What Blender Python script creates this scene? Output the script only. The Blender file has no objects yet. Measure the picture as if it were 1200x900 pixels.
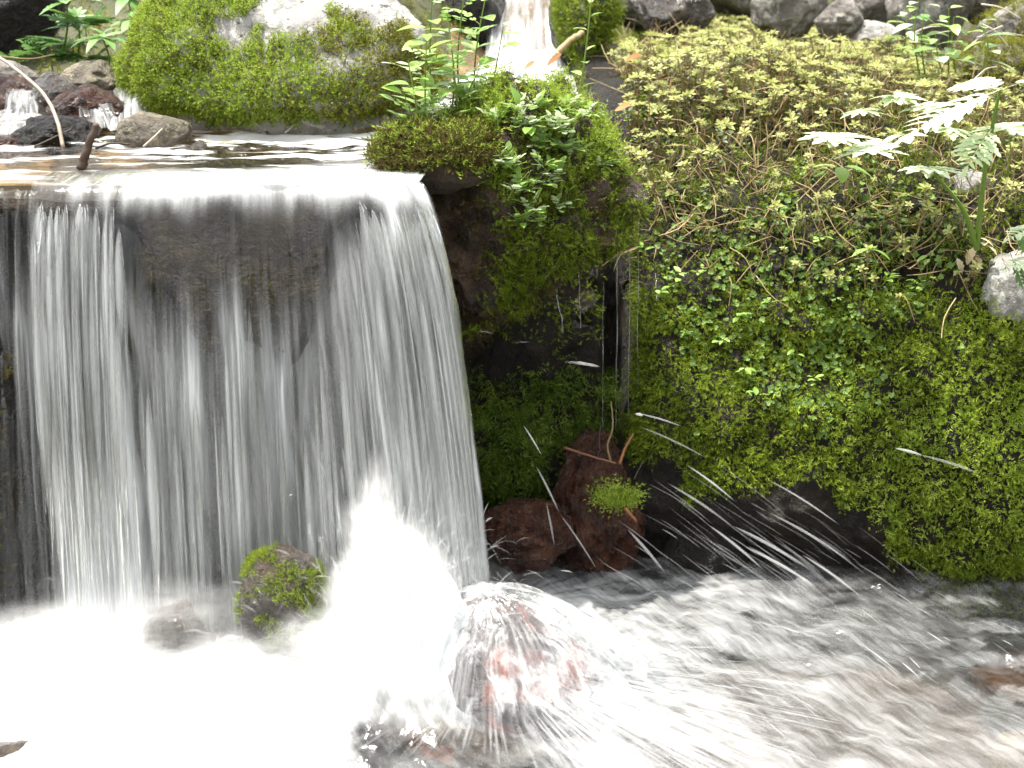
import bpy, bmesh, math, random
import numpy as np
from mathutils import Vector, Matrix
from mathutils.bvhtree import BVHTree

random.seed(7)
RNG = np.random.default_rng(7)
scene = bpy.context.scene
col = scene.collection

# ------------------------------------------------------------------ camera, sky, sun, exposure
H, PITCH, F = 0.917, math.radians(20.0), 1650.0      # eye height over the lower pool (m), pitch, focal length in px of the 1200 px photo
SP, CP = math.sin(PITCH), math.cos(PITCH)
cd = bpy.data.cameras.new("camera")
cam = bpy.data.objects.new("camera", cd)
col.objects.link(cam)
cam.location = (0, 0, H)
cam.rotation_euler = (math.radians(70.0), 0, 0)
cd.sensor_width = 36.0
cd.lens = 36.0 * F / 1200.0
cd.clip_start, cd.clip_end = 0.02, 500.0
cd.dof.use_dof = True
cd.dof.focus_distance = 1.78
cd.dof.aperture_fstop = 7.0
scene.camera = cam

SUN_EL, SUN_AZ = 76.0, -62.0          # degrees; azimuth 0 = straight ahead of the camera, negative = to the left
world = bpy.data.worlds.new("World")
scene.world = world
world.use_nodes = True
wn = world.node_tree
sky = wn.nodes.new("ShaderNodeTexSky")
sky.sky_type = 'NISHITA'
sky.sun_disc = False
sky.sun_elevation = math.radians(SUN_EL)
sky.sun_rotation = math.radians(SUN_AZ)
sky.air_density, sky.dust_density, sky.ozone_density = 1.0, 3.0, 0.6
bgn = wn.nodes["Background"]
hs = wn.nodes.new("ShaderNodeHueSaturation"); hs.inputs["Saturation"].default_value = 0.12
wn.links.new(sky.outputs[0], hs.inputs["Color"])
wn.links.new(hs.outputs[0], bgn.inputs[0])
bgn.inputs[1].default_value = 0.15
sd = bpy.data.lights.new("sun", 'SUN')
sd.energy = 2.8
sd.angle = math.radians(0.6)
sd.color = (1.0, 0.945, 0.84)
sun = bpy.data.objects.new("sun", sd)
col.objects.link(sun)
_e, _a = math.radians(SUN_EL), math.radians(SUN_AZ)
SUND = Vector((math.sin(_a) * math.cos(_e), math.cos(_a) * math.cos(_e), math.sin(_e)))
sun.rotation_euler = SUND.to_track_quat('Z', 'Y').to_euler()
sun.location = SUND * 6
scene.view_settings.view_transform = 'Standard'
scene.view_settings.look = 'None'
scene.view_settings.gamma = 1.0
scene.view_settings.exposure = 1.78
scene.cycles.use_denoising = True
scene.cycles.max_bounces = 8
scene.cycles.transparent_max_bounces = 48
scene.cycles.diffuse_bounces = 3
scene.cycles.volume_bounces = 3
scene.cycles.volume_step_rate = 1.0
scene.cycles.volume_max_steps = 96
scene.cycles.sample_clamp_indirect = 6.0
scene.cycles.caustics_reflective = False
scene.cycles.caustics_refractive = False

# ------------------------------------------------------------------ pixel <-> world
def ray(px, py):
    x, y = (px - 600.0) / F, (450.0 - py) / F
    return x, y * SP + CP, y * CP - SP

def at(px, py, Y):
    a, b, c = ray(px, py)
    return Vector((a * Y / b, Y, H + c * Y / b))

def at_z(px, py, z):
    a, b, c = ray(px, py)
    t = (z - H) / c
    return Vector((a * t, b * t, z))

def proj(P):
    P = np.asarray(P, float)
    d = P[..., 1] * CP - (P[..., 2] - H) * SP
    u = P[..., 1] * SP + (P[..., 2] - H) * CP
    d = np.where(np.abs(d) < 1e-6, 1e-6, d)
    return 600 + F * P[..., 0] / d, 450 - F * u / d

def px2m(n, Y):
    return n * Y / F

def inpoly(x, y, poly):
    r = np.zeros(np.shape(x), bool)
    n = len(poly)
    for i in range(n):
        (x1, y1), (x2, y2) = poly[i], poly[(i + 1) % n]
        c = ((y1 > y) != (y2 > y)) & (x < (x2 - x1) * (y - y1) / (y2 - y1 + 1e-9) + x1)
        r ^= c
    return r

def sstep(a, b, x):
    t = np.clip((x - a) / (b - a), 0, 1)
    return t * t * (3 - 2 * t)

# ------------------------------------------------------------------ noise
_pr = np.random.default_rng(11)
PERM = np.tile(_pr.permutation(256), 3)
GR = _pr.normal(size=(256, 3)); GR /= np.linalg.norm(GR, axis=1)[:, None]

def noise(P):
    P = np.asarray(P, float)
    i = np.floor(P).astype(int); f = P - i
    w = f * f * f * (f * (f * 6 - 15) + 10)
    i &= 255
    r = 0.0
    for dx in (0, 1):
        wx = w[..., 0] if dx else 1 - w[..., 0]
        for dy in (0, 1):
            wy = w[..., 1] if dy else 1 - w[..., 1]
            for dz in (0, 1):
                wz = w[..., 2] if dz else 1 - w[..., 2]
                h = PERM[PERM[PERM[(i[..., 0] + dx) & 255] + ((i[..., 1] + dy) & 255)] + ((i[..., 2] + dz) & 255)]
                g = GR[h]
                d = g[..., 0] * (f[..., 0] - dx) + g[..., 1] * (f[..., 1] - dy) + g[..., 2] * (f[..., 2] - dz)
                r = r + wx * wy * wz * d
    return r * 1.6

def fbm(P, oct=4, gain=0.5, lac=2.03):
    P = np.asarray(P, float)
    r, a = 0.0, 1.0
    for k in range(oct):
        r = r + a * noise(P * lac ** k + 17.3 * k)
        a *= gain
    return r

def n2(a, b, c=0.0, oct=3):
    a, b = np.broadcast_arrays(np.asarray(a, float), np.asarray(b, float))
    return fbm(np.stack([a, b, np.full(a.shape, float(c))], -1), oct)

# ------------------------------------------------------------------ mesh helpers
def mesh_data(name, V, Fs, mats, attrs=None, fmat=None, smooth=True):
    """Fs: list of (n,k) index arrays; attrs: name -> per-vertex float array; fmat: list of per-face material indices"""
    V = np.ascontiguousarray(V, np.float32)
    Fs = [np.asarray(f, np.int32) for f in Fs if len(f)]
    me = bpy.data.meshes.new(name)
    nf = sum(len(f) for f in Fs)
    me.vertices.add(len(V)); me.vertices.foreach_set("co", V.ravel())
    loops = np.concatenate([f.ravel() for f in Fs])
    tot = np.concatenate([np.full(len(f), f.shape[1], np.int32) for f in Fs])
    start = np.concatenate([[0], np.cumsum(tot)[:-1]]).astype(np.int32)
    me.loops.add(len(loops)); me.loops.foreach_set("vertex_index", loops)
    me.polygons.add(nf)
    me.polygons.foreach_set("loop_start", start)
    me.polygons.foreach_set("loop_total", tot)
    me.polygons.foreach_set("use_smooth", np.full(nf, smooth))
    for m in (mats if isinstance(mats, (list, tuple)) else [mats]):
        me.materials.append(m)
    if fmat is not None:
        me.polygons.foreach_set("material_index", np.asarray(fmat, np.int32))
    for k, a in (attrs or {}).items():
        at_ = me.attributes.new(k, 'FLOAT', 'POINT')
        at_.data.foreach_set("value", np.asarray(a, np.float32).ravel())
    me.update(calc_edges=True)
    me.validate()
    return me

def link(name, me, parent=None):
    o = bpy.data.objects.new(name, me)
    col.objects.link(o)
    if parent is not None:
        o.parent = parent
    return o

def tag(o, label=None, cat=None, group=None, kind=None):
    if label: o['label'] = label
    if cat: o['category'] = cat
    if group: o['group'] = group
    if kind: o['kind'] = kind
    return o

def empty(name, loc):
    o = bpy.data.objects.new(name, None)
    o.empty_display_size = 0.02
    o.location = loc
    col.objects.link(o)
    return o

def gridF(nu, nv):
    i = np.arange((nu - 1) * (nv - 1))
    a = (i // (nv - 1)) * nv + i % (nv - 1)
    return np.stack([a, a + nv, a + nv + 1, a + 1], -1)

def tri(Fq):
    Fq = np.asarray(Fq)
    return Fq if Fq.shape[1] == 3 else np.concatenate([Fq[:, [0, 1, 2]], Fq[:, [0, 2, 3]]])

def bvh(V, Fq):
    return BVHTree.FromPolygons([tuple(map(float, v)) for v in V], [tuple(map(int, f)) for f in Fq])

def ico(sub):
    bm = bmesh.new()
    bmesh.ops.create_icosphere(bm, subdivisions=sub, radius=1.0)
    V = np.array([v.co[:] for v in bm.verts]); Fc = np.array([[v.index for v in f.verts] for f in bm.faces])
    bm.free()
    return V / np.linalg.norm(V, axis=1)[:, None], Fc
ICO = {k: ico(k) for k in (3, 4, 5, 6)}

def tube(path, r0, r1, n=5, cap=True):
    """tapered tube along a list of points"""
    P = np.array([tuple(p) for p in path], float)
    T = np.gradient(P, axis=0); T /= np.linalg.norm(T, axis=1)[:, None] + 1e-12
    ref = np.array([0.31, 0.87, 0.38]) if abs(T[0] @ np.array([0.31, 0.87, 0.38])) < .9 else np.array([1., 0, 0])
    U = np.cross(T, ref); U /= np.linalg.norm(U, axis=1)[:, None] + 1e-12
    W = np.cross(T, U)
    R = np.linspace(r0, r1, len(P))
    ang = np.arange(n) * 2 * math.pi / n
    V = P[:, None] + R[:, None, None] * (np.cos(ang)[None, :, None] * U[:, None] + np.sin(ang)[None, :, None] * W[:, None])
    V = V.reshape(-1, 3)
    Fq = []
    for i in range(len(P) - 1):
        for j in range(n):
            Fq.append((i * n + j, i * n + (j + 1) % n, (i + 1) * n + (j + 1) % n, (i + 1) * n + j))
    return V, np.array(Fq)

def bez(pts, n=10):
    """Catmull-Rom through points"""
    P = [Vector(p) for p in pts]
    P = [P[0] * 2 - P[1]] + P + [P[-1] * 2 - P[-2]]
    out = []
    seg = len(P) - 3
    for s in range(seg):
        p0, p1, p2, p3 = P[s:s + 4]
        for k in range(n):
            t = k / n
            out.append(0.5 * (2 * p1 + (p2 - p0) * t + (2 * p0 - 5 * p1 + 4 * p2 - p3) * t * t + (3 * p1 - p0 - 3 * p2 + p3) * t ** 3))
    out.append(P[-2])
    return out

class MB:
    """collects pieces into one mesh"""
    def __init__(s): s.V, s.F3, s.F4, s.m3, s.m4, s.A, s.n = [], [], [], [], [], [], 0
    def add(s, V, Fc, m=0, a=0.0):
        V = np.asarray(V, float); Fc = np.asarray(Fc)
        s.V.append(V); s.A.append(np.broadcast_to(np.asarray(a, float), (len(V),)))
        if Fc.shape[1] == 3: s.F3.append(Fc + s.n); s.m3.append(np.broadcast_to(np.asarray(m), (len(Fc),)))
        else: s.F4.append(Fc + s.n); s.m4.append(np.broadcast_to(np.asarray(m), (len(Fc),)))
        s.n += len(V)
    def data(s, name, mats, attr='rnd', smooth=True):
        Fs, fm = [], []
        for a, m in ((s.F3, s.m3), (s.F4, s.m4)):
            if a: Fs.append(np.concatenate(a)); fm.append(np.concatenate(m))
        return mesh_data(name, np.concatenate(s.V), Fs, mats, {attr: np.concatenate(s.A)}, np.concatenate(fm), smooth)

def sample(V, Fq, n, mask=None, box=None, ymax=9.0):
    T = tri(Fq); V = np.asarray(V, float)
    if box is not None:
        cc = V[T].mean(1); x_, y_ = proj(cc)
        T = T[(x_ > box[0]) & (x_ < box[2]) & (y_ > box[1]) & (y_ < box[3]) & (cc[:, 1] < ymax) & (cc[:, 1] > .5)]
    a, b, c = V[T[:, 0]], V[T[:, 1]], V[T[:, 2]]
    N = np.cross(b - a, c - a); A = np.linalg.norm(N, axis=1) / 2
    N = N / (2 * A[:, None] + 1e-15)
    k = RNG.choice(len(T), n, p=A / A.sum())
    r1, r2 = np.sqrt(RNG.random(n)), RNG.random(n)
    P = (1 - r1)[:, None] * a[k] + (r1 * (1 - r2))[:, None] * b[k] + (r1 * r2)[:, None] * c[k]
    N = N[k]
    if mask is not None:
        keep = mask(P, N)
        if keep.dtype != bool: keep = RNG.random(n) < keep
        P, N = P[keep], N[keep]
    return P, N

def scatter(mb, temps, P, W, S, spin=None, rnd=None):
    """copy templates (V, F3, m) to points P with axis W and size S"""
    n = len(P)
    if n == 0: return
    W = W / (np.linalg.norm(W, axis=1)[:, None] + 1e-12)
    ref = np.where(np.abs(W[:, 2:3]) < 0.9, np.array([[0, 0, 1.]]), np.array([[1., 0, 0]]))
    U = np.cross(ref, W); U /= np.linalg.norm(U, axis=1)[:, None]
    Q = np.cross(W, U)
    a = RNG.random(n) * 2 * math.pi if spin is None else spin
    U, Q = U * np.cos(a)[:, None] + Q * np.sin(a)[:, None], Q * np.cos(a)[:, None] - U * np.sin(a)[:, None]
    rnd = RNG.random(n) if rnd is None else rnd
    S = np.broadcast_to(S, (n,))
    pick = RNG.integers(0, len(temps), n)
    for ti, (TV, TF, tm) in enumerate(temps):
        k = np.where(pick == ti)[0]
        if len(k) == 0: continue
        X = P[k][:, None] + S[k][:, None, None] * (U[k][:, None] * TV[None, :, 0:1] + Q[k][:, None] * TV[None, :, 1:2] + W[k][:, None] * TV[None, :, 2:3])
        Fc = (np.arange(len(k)) * len(TV))[:, None, None] + TF[None]
        mb.add(X.reshape(-1, 3), Fc.reshape(-1, 3), np.tile(tm, len(k)), np.repeat(rnd[k], len(TV)))

# ------------------------------------------------------------------ materials
def lk(nt, a, b): nt.links.new(a, b)

def nd(nt, typ, ins=None, **props):
    n = nt.nodes.new(typ)
    for k, v in props.items(): setattr(n, k, v)
    for k, v in (ins or {}).items():
        if isinstance(v, bpy.types.NodeSocket): nt.links.new(v, n.inputs[k])
        else: n.inputs[k].default_value = v
    return n

def ramp(nt, fac, stops):
    n = nt.nodes.new("ShaderNodeValToRGB")
    e = n.color_ramp.elements
    while len(e) < len(stops): e.new(0.5)
    for el, (p, c) in zip(e, stops):
        el.position = p; el.color = (*c, 1) if len(c) == 3 else c
    nt.links.new(fac, n.inputs[0])
    return n.outputs[0]

def newmat(name):
    m = bpy.data.materials.new(name)
    m.use_nodes = True
    nt = m.node_tree
    nt.nodes.clear()
    out = nt.nodes.new("ShaderNodeOutputMaterial")
    return m, nt, out

def tex(nt, scale, detail=6, rough=0.6, co=None, dist=0.0):
    n = nd(nt, "ShaderNodeTexNoise", {"Scale": scale, "Detail": detail, "Roughness": rough, "Distortion": dist})
    if co is not None: lk(nt, co, n.inputs["Vector"])
    return n.outputs[0]

def mul(nt, a, b, op='MULTIPLY'):
    n = nd(nt, "ShaderNodeMath", operation=op, use_clamp=False)
    for i, v in enumerate((a, b)):
        if isinstance(v, bpy.types.NodeSocket): lk(nt, v, n.inputs[i])
        else: n.inputs[i].default_value = v
    return n.outputs[0]

def mixc(nt, f, a, b):
    n = nd(nt, "ShaderNodeMix", data_type='RGBA')
    for i, v in ((0, f), (6, a), (7, b)):
        if isinstance(v, bpy.types.NodeSocket): lk(nt, v, n.inputs[i])
        else: n.inputs[i].default_value = v if i == 0 else (*v, 1)
    return n.outputs[2]

def rock_mat(name, c0, c1, c2, rough=(0.5, 0.9), scale=14.0, bump=0.5, lichen=None, spec=0.5, coat=0.0):
    m, nt, out = newmat(name)
    co = nd(nt, "ShaderNodeTexCoord").outputs["Object"]
    big = tex(nt, scale, 8, 0.62, co, 0.6)
    fine = tex(nt, scale * 9, 6, 0.7, co)
    c = ramp(nt, big, [(0.32, c0), (0.5, c1), (0.68, c2)])
    c = mixc(nt, mul(nt, fine, 0.5), c, c0)
    if lichen:
        l = tex(nt, scale * 2.3, 7, 0.7, co, 1.2)
        lf = ramp(nt, l, [(0.52, (0, 0, 0)), (0.60, (1, 1, 1))])
        c = mixc(nt, lf, c, lichen)
        sp = ramp(nt, tex(nt, scale * 5, 3, 0.5, co), [(0.64, (0, 0, 0)), (0.70, (1, 1, 1))])
        c = mixc(nt, sp, c, (0.05, 0.048, 0.042))
    h = mul(nt, mul(nt, big, 1.0), mul(nt, fine, 0.35), 'ADD')
    h = mul(nt, h, mul(nt, tex(nt, scale * 3.1, 5, 0.65, co, 1.0), 0.6), 'ADD')
    b = nd(nt, "ShaderNodeBump", {"Strength": bump, "Distance": 0.02, "Height": h})
    r = nd(nt, "ShaderNodeMapRange", {"Value": fine, "From Min": 0.3, "From Max": 0.7, "To Min": rough[0], "To Max": rough[1]})
    p = nd(nt, "ShaderNodeBsdfPrincipled", {"Base Color": c, "Roughness": r.outputs[0], "Normal": b.outputs[0], "Specular IOR Level": spec,
                                          "Coat Weight": coat, "Coat Roughness": 0.06})
    lk(nt, b.outputs[0], p.inputs["Coat Normal"])
    lk(nt, p.outputs[0], out.inputs[0])
    return m

def leaf_mat(name, cols, rough=0.45, trans=0.3, nscale=9.0, spec=0.4, nmix=0.45):
    """foliage: colour from the per-plant value 'rnd' and a slow patchiness in place"""
    m, nt, out = newmat(name)
    a = nd(nt, "ShaderNodeAttribute", attribute_name='rnd')
    g = nd(nt, "ShaderNodeNewGeometry")
    n = tex(nt, nscale, 4, 0.6, g.outputs["Position"])
    f = mul(nt, mul(nt, a.outputs["Fac"], 1 - nmix), mul(nt, n, nmix), 'ADD')
    k = len(cols)
    c = ramp(nt, f, [(0.22 + 0.56 * i / max(1, k - 1), cc) for i, cc in enumerate(cols)])
    p = nd(nt, "ShaderNodeBsdfPrincipled", {"Base Color": c, "Roughness": rough, "Specular IOR Level": spec})
    tc = mixc(nt, 0.5, c, tuple(min(1, x * 1.3) for x in cols[-1]))
    t = nd(nt, "ShaderNodeBsdfTranslucent", {"Color": tc})
    mx = nd(nt, "ShaderNodeMixShader", {0: trans, 1: p.outputs[0], 2: t.outputs[0]})
    lk(nt, mx.outputs[0], out.inputs[0])
    return m

def wood_mat(name, c0, c1, rough=0.7, scale=60):
    m, nt, out = newmat(name)
    co = nd(nt, "ShaderNodeTexCoord").outputs["Object"]
    a = nd(nt, "ShaderNodeAttribute", attribute_name='rnd')
    f = mul(nt, mul(nt, tex(nt, scale, 5, 0.6, co), 0.6), mul(nt, a.outputs["Fac"], 0.4), 'ADD')
    c = ramp(nt, f, [(0.25, c0), (0.75, c1)])
    p = nd(nt, "ShaderNodeBsdfPrincipled", {"Base Color": c, "Roughness": rough})
    lk(nt, p.outputs[0], out.inputs[0])
    return m

def water_mat(name, tint=(0.93, 0.95, 0.93), rscale=45.0, bump=0.25, rough=0.03, detail=4, base_refl=0.03, foamcol=(0.87, 0.89, 0.90), stretch=None, trans=0.4, refl=0.9, fine=None):
    """clear water (see-through + mirror at grazing angles); the attribute 'foam' is the share of white: air-filled water, on upper pool and lip also painted sky reflection"""
    m, nt, out = newmat(name)
    co = nd(nt, "ShaderNodeTexCoord").outputs["Object"]
    if stretch:
        mp = nd(nt, "ShaderNodeMapping", {"Vector": co, "Scale": stretch}); co = mp.outputs[0]
    h = tex(nt, rscale, detail, 0.55, co, 0.4)
    b = nd(nt, "ShaderNodeBump", {"Strength": bump, "Distance": 0.012, "Height": h})
    lw = nd(nt, "ShaderNodeLayerWeight", {"Blend": 0.5, "Normal": b.outputs[0]})
    fr = mul(nt, mul(nt, mul(nt, lw.outputs["Facing"], 4.0, 'POWER'), refl), base_refl, 'ADD')
    gl = nd(nt, "ShaderNodeBsdfGlossy", {"Roughness": rough, "Normal": b.outputs[0], "Color": (1, 1, 1, 1)})
    tr = nd(nt, "ShaderNodeBsdfTransparent", {"Color": (*tint, 1)})
    clear = nd(nt, "ShaderNodeMixShader", {0: fr, 1: tr.outputs[0], 2: gl.outputs[0]})
    df = nd(nt, "ShaderNodeBsdfDiffuse", {"Color": (*foamcol, 1)})
    tl = nd(nt, "ShaderNodeBsdfTranslucent", {"Color": (*foamcol, 1)})
    wf = nd(nt, "ShaderNodeMixShader", {0: trans, 1: df.outputs[0], 2: tl.outputs[0]})
    at_ = nd(nt, "ShaderNodeAttribute", attribute_name='foam')
    fac = at_.outputs["Fac"]
    if fine:
        mp2 = nd(nt, "ShaderNodeMapping", {"Vector": nd(nt, "ShaderNodeTexCoord").outputs["Object"], "Scale": tuple(1.0 / q for q in fine[0]), "Rotation": (0, 0, fine[1])}, vector_type='TEXTURE')
        fn = mul(nt, mul(nt, tex(nt, 1.0, 5, 0.62, mp2.outputs[0], 0.3), 0.5, 'SUBTRACT'), fine[2])
        om = mul(nt, mul(nt, 1.0, fac, 'SUBTRACT'), fac)
        fac = nd(nt, "ShaderNodeMath", {0: mul(nt, mul(nt, fn, om), fac, 'ADD'), 1: 0.0}, operation='ADD', use_clamp=True).outputs[0]
    mx = nd(nt, "ShaderNodeMixShader", {0: fac, 1: clear.outputs[0], 2: wf.outputs[0]})
    lk(nt, mx.outputs[0], out.inputs[0])
    return m

M = {}
M['soil'] = rock_mat('soil', (0.018, 0.012, 0.007), (0.035, 0.023, 0.012), (0.06, 0.04, 0.02), (0.6, 0.95), 18, 0.8)
M['peat'] = rock_mat('wet peaty rock', (0.006, 0.0045, 0.003), (0.015, 0.010, 0.006), (0.036, 0.024, 0.012), (0.3, 0.7), 17, 1.2, spec=0.4)
M['ground'] = rock_mat('forest floor', (0.03, 0.025, 0.012), (0.05, 0.06, 0.018), (0.09, 0.075, 0.04), (0.7, 0.95), 3, 0.8)
M['wet_dark'] = rock_mat('wet dark rock', (0.004, 0.003, 0.0025), (0.010, 0.0075, 0.006), (0.028, 0.020, 0.014), (0.2, 0.5), 16, 1.3, spec=0.4, coat=0.12)
M['mound'] = rock_mat('brown wet rock', (0.02, 0.012, 0.007), (0.075, 0.042, 0.023), (0.20, 0.125, 0.07), (0.15, 0.5), 17, 1.4, spec=0.6, coat=0.35)
M['cliff'] = rock_mat('rock behind the fall', (0.006, 0.004, 0.003), (0.022, 0.014, 0.007), (0.06, 0.040, 0.018), (0.3, 0.55), 13, 1.2, spec=0.25)
M['wet_red'] = rock_mat('wet rusty stone', (0.04, 0.012, 0.006), (0.14, 0.043, 0.02), (0.28, 0.12, 0.065), (0.08, 0.25), 22, 1.8, spec=0.6, coat=0.5)
M['wet_brown'] = rock_mat('wet brown stone', (0.014, 0.010, 0.007), (0.05, 0.034, 0.022), (0.14, 0.10, 0.065), (0.08, 0.35), 15, 1.1, spec=0.6, coat=0.7)
M['grey'] = rock_mat('grey lichen rock', (0.16, 0.15, 0.14), (0.30, 0.29, 0.27), (0.42, 0.41, 0.39), (0.7, 0.95), 13, 0.6, lichen=(0.46, 0.46, 0.43))
M['grey2'] = rock_mat('grey brown rock', (0.07, 0.06, 0.052), (0.15, 0.135, 0.118), (0.27, 0.25, 0.22), (0.6, 0.9), 15, 0.6, lichen=(0.28, 0.27, 0.24))
M['pebbly'] = rock_mat('speckled damp stone', (0.045, 0.036, 0.024), (0.12, 0.10, 0.07), (0.24, 0.21, 0.16), (0.3, 0.7), 26, 0.7, lichen=(0.22, 0.19, 0.12))
M['orange'] = rock_mat('orange stone', (0.025, 0.010, 0.004), (0.055, 0.022, 0.008), (0.085, 0.04, 0.015), (0.6, 0.9), 9, 0.4)
M['dome'] = rock_mat('red grey boulder', (0.05, 0.038, 0.036), (0.085, 0.066, 0.062), (0.40, 0.12, 0.07), (0.3, 0.6), 15, 0.5)
M['bed'] = rock_mat('stream bed', (0.10, 0.058, 0.024), (0.22, 0.14, 0.058), (0.34, 0.24, 0.11), (0.4, 0.8), 12, 0.8)
M['bed_low'] = rock_mat('lower stream bed', (0.02, 0.014, 0.009), (0.05, 0.033, 0.02), (0.11, 0.075, 0.046), (0.4, 0.8), 9, 0.8)
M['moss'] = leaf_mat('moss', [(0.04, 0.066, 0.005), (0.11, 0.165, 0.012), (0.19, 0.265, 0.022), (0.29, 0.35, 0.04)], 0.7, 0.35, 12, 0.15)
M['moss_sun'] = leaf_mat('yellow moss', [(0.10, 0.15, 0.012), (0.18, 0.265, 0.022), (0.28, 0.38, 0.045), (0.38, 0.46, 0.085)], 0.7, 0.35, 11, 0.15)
M['moss_olive'] = leaf_mat('olive moss', [(0.055, 0.046, 0.010), (0.12, 0.125, 0.016), (0.20, 0.22, 0.028), (0.30, 0.30, 0.05)], 0.75, 0.3, 12, 0.15)
M['moss_dark'] = leaf_mat('long shade moss', [(0.035, 0.06, 0.008), (0.075, 0.13, 0.014), (0.13, 0.21, 0.026), (0.22, 0.29, 0.05)], 0.6, 0.35, 14, 0.2)
M['moss_brown'] = leaf_mat('brown moss', [(0.03, 0.02, 0.009), (0.06, 0.042, 0.014), (0.11, 0.08, 0.025), (0.12, 0.115, 0.03)], 0.75, 0.3, 16, 0.15)
M['sed_tip'] = leaf_mat('stonecrop tips', [(0.19, 0.21, 0.05), (0.31, 0.33, 0.09), (0.42, 0.43, 0.17)], 0.5, 0.3, 9, 0.35)
M['sed_leaf'] = leaf_mat('stonecrop leaves', [(0.05, 0.075, 0.03), (0.10, 0.13, 0.045), (0.20, 0.19, 0.07)], 0.45, 0.3, 9, 0.4)
M['sed_stem'] = wood_mat('stonecrop stems', (0.20, 0.11, 0.045), (0.36, 0.24, 0.12), 0.6)
M['round'] = leaf_mat('creeping leaves', [(0.07, 0.13, 0.025), (0.13, 0.22, 0.045), (0.24, 0.35, 0.085)], 0.5, 0.3, 10, 0.35)
M['cress'] = leaf_mat('cress leaves', [(0.15, 0.28, 0.045), (0.25, 0.40, 0.085), (0.38, 0.50, 0.17)], 0.35, 0.35, 14, 0.5)
M['cress_stem'] = leaf_mat('green stems', [(0.12, 0.21, 0.03), (0.24, 0.32, 0.06)], 0.45, 0.15, 14, 0.4)
M['pale'] = leaf_mat('pale sunlit leaves', [(0.36, 0.46, 0.24), (0.46, 0.55, 0.33), (0.56, 0.63, 0.43)], 0.4, 0.3, 14, 0.5)  # overexposed sunlight put into the leaf colour
M['lance'] = leaf_mat('lance leaves', [(0.10, 0.21, 0.06), (0.17, 0.30, 0.09), (0.24, 0.38, 0.14)], 0.35, 0.3, 10, 0.5)
M['fern'] = leaf_mat('fern', [(0.04, 0.10, 0.025), (0.08, 0.17, 0.04), (0.13, 0.24, 0.06)], 0.5, 0.35, 10, 0.3)
M['dry'] = wood_mat('dry stems', (0.13, 0.085, 0.035), (0.34, 0.26, 0.12), 0.75)
M['dryleaf'] = leaf_mat('dead leaves', [(0.16, 0.065, 0.022), (0.32, 0.16, 0.06), (0.46, 0.28, 0.13)], 0.6, 0.25, 20, 0.3)
M['straw'] = leaf_mat('withered pale leaf', [(0.36, 0.27, 0.14), (0.52, 0.43, 0.28), (0.66, 0.58, 0.42)], 0.6, 0.3, 20, 0.3)
M['bark'] = wood_mat('wet bark', (0.012, 0.007, 0.004), (0.06, 0.03, 0.014), 0.6, 120)
M['twig'] = wood_mat('bleached twig', (0.30, 0.24, 0.18), (0.58, 0.52, 0.46), 0.6, 90)
M['rust'] = wood_mat('rusty debris', (0.07, 0.022, 0.007), (0.24, 0.095, 0.03), 0.5, 70)
M['pool'] = water_mat('stream water', (0.90, 0.82, 0.62), 30.0, 0.55, 0.05, 4, 0.02, stretch=(1.0, 2.2, 1.0), refl=.55)
M['low'] = water_mat('pool water', (0.70, 0.62, 0.52), 30.0, 0.4, 0.10, 5, 0.03, fine=((20, 120, 40), -0.95, 3.2))
M['fall'] = water_mat('falling water', (0.92, 0.92, 0.91), 60.0, 0.3, 0.08, 3, 0.02, stretch=(1.0, 0.12, 0.08), trans=0.45, fine=((80, 30, 5), 0.0, 2.2))
M['skin'] = water_mat('water skin', (0.90, 0.92, 0.93), 60.0, 0.35, 0.08, 3, 0.05, trans=0.4, fine=((110, 110, 30), 0.0, 5.0))
M['spray'] = water_mat('spray', (1, 1, 1), 40.0, 0.0, 0.1, 1, 0.0, foamcol=(0.93, 0.94, 0.95), trans=0.5, refl=0.02)

# ------------------------------------------------------------------ templates for ground cover
def tf(V, rx=0, ry=0, rz=0, s=1.0, loc=(0, 0, 0)):
    R = np.array((Matrix.Rotation(rz, 3, 'Z') @ Matrix.Rotation(ry, 3, 'Y') @ Matrix.Rotation(rx, 3, 'X')))
    return (np.asarray(V) * s) @ R.T + np.array(loc)

def merge(parts):
    V, Fc, mm, n = [], [], [], 0
    for v, f, m in parts:
        v = np.asarray(v, float); f = tri(np.asarray(f))
        V.append(v); Fc.append(f + n); mm.append(np.full(len(f), m)); n += len(v)
    return np.concatenate(V), np.concatenate(Fc), np.concatenate(mm)

LEAF4 = (np.array([(0, 0, 0), (.55, .24, .07), (1, 0, .02), (.55, -.24, .07), (.5, 0, -.02)]), np.array([(0, 4, 1), (4, 2, 1), (0, 3, 4), (4, 3, 2)]))
BLADE = (np.array([(.0, .15, 0), (.0, -.15, 0.03), (1, 0, 0)]), np.array([(0, 1, 2)]))

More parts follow.
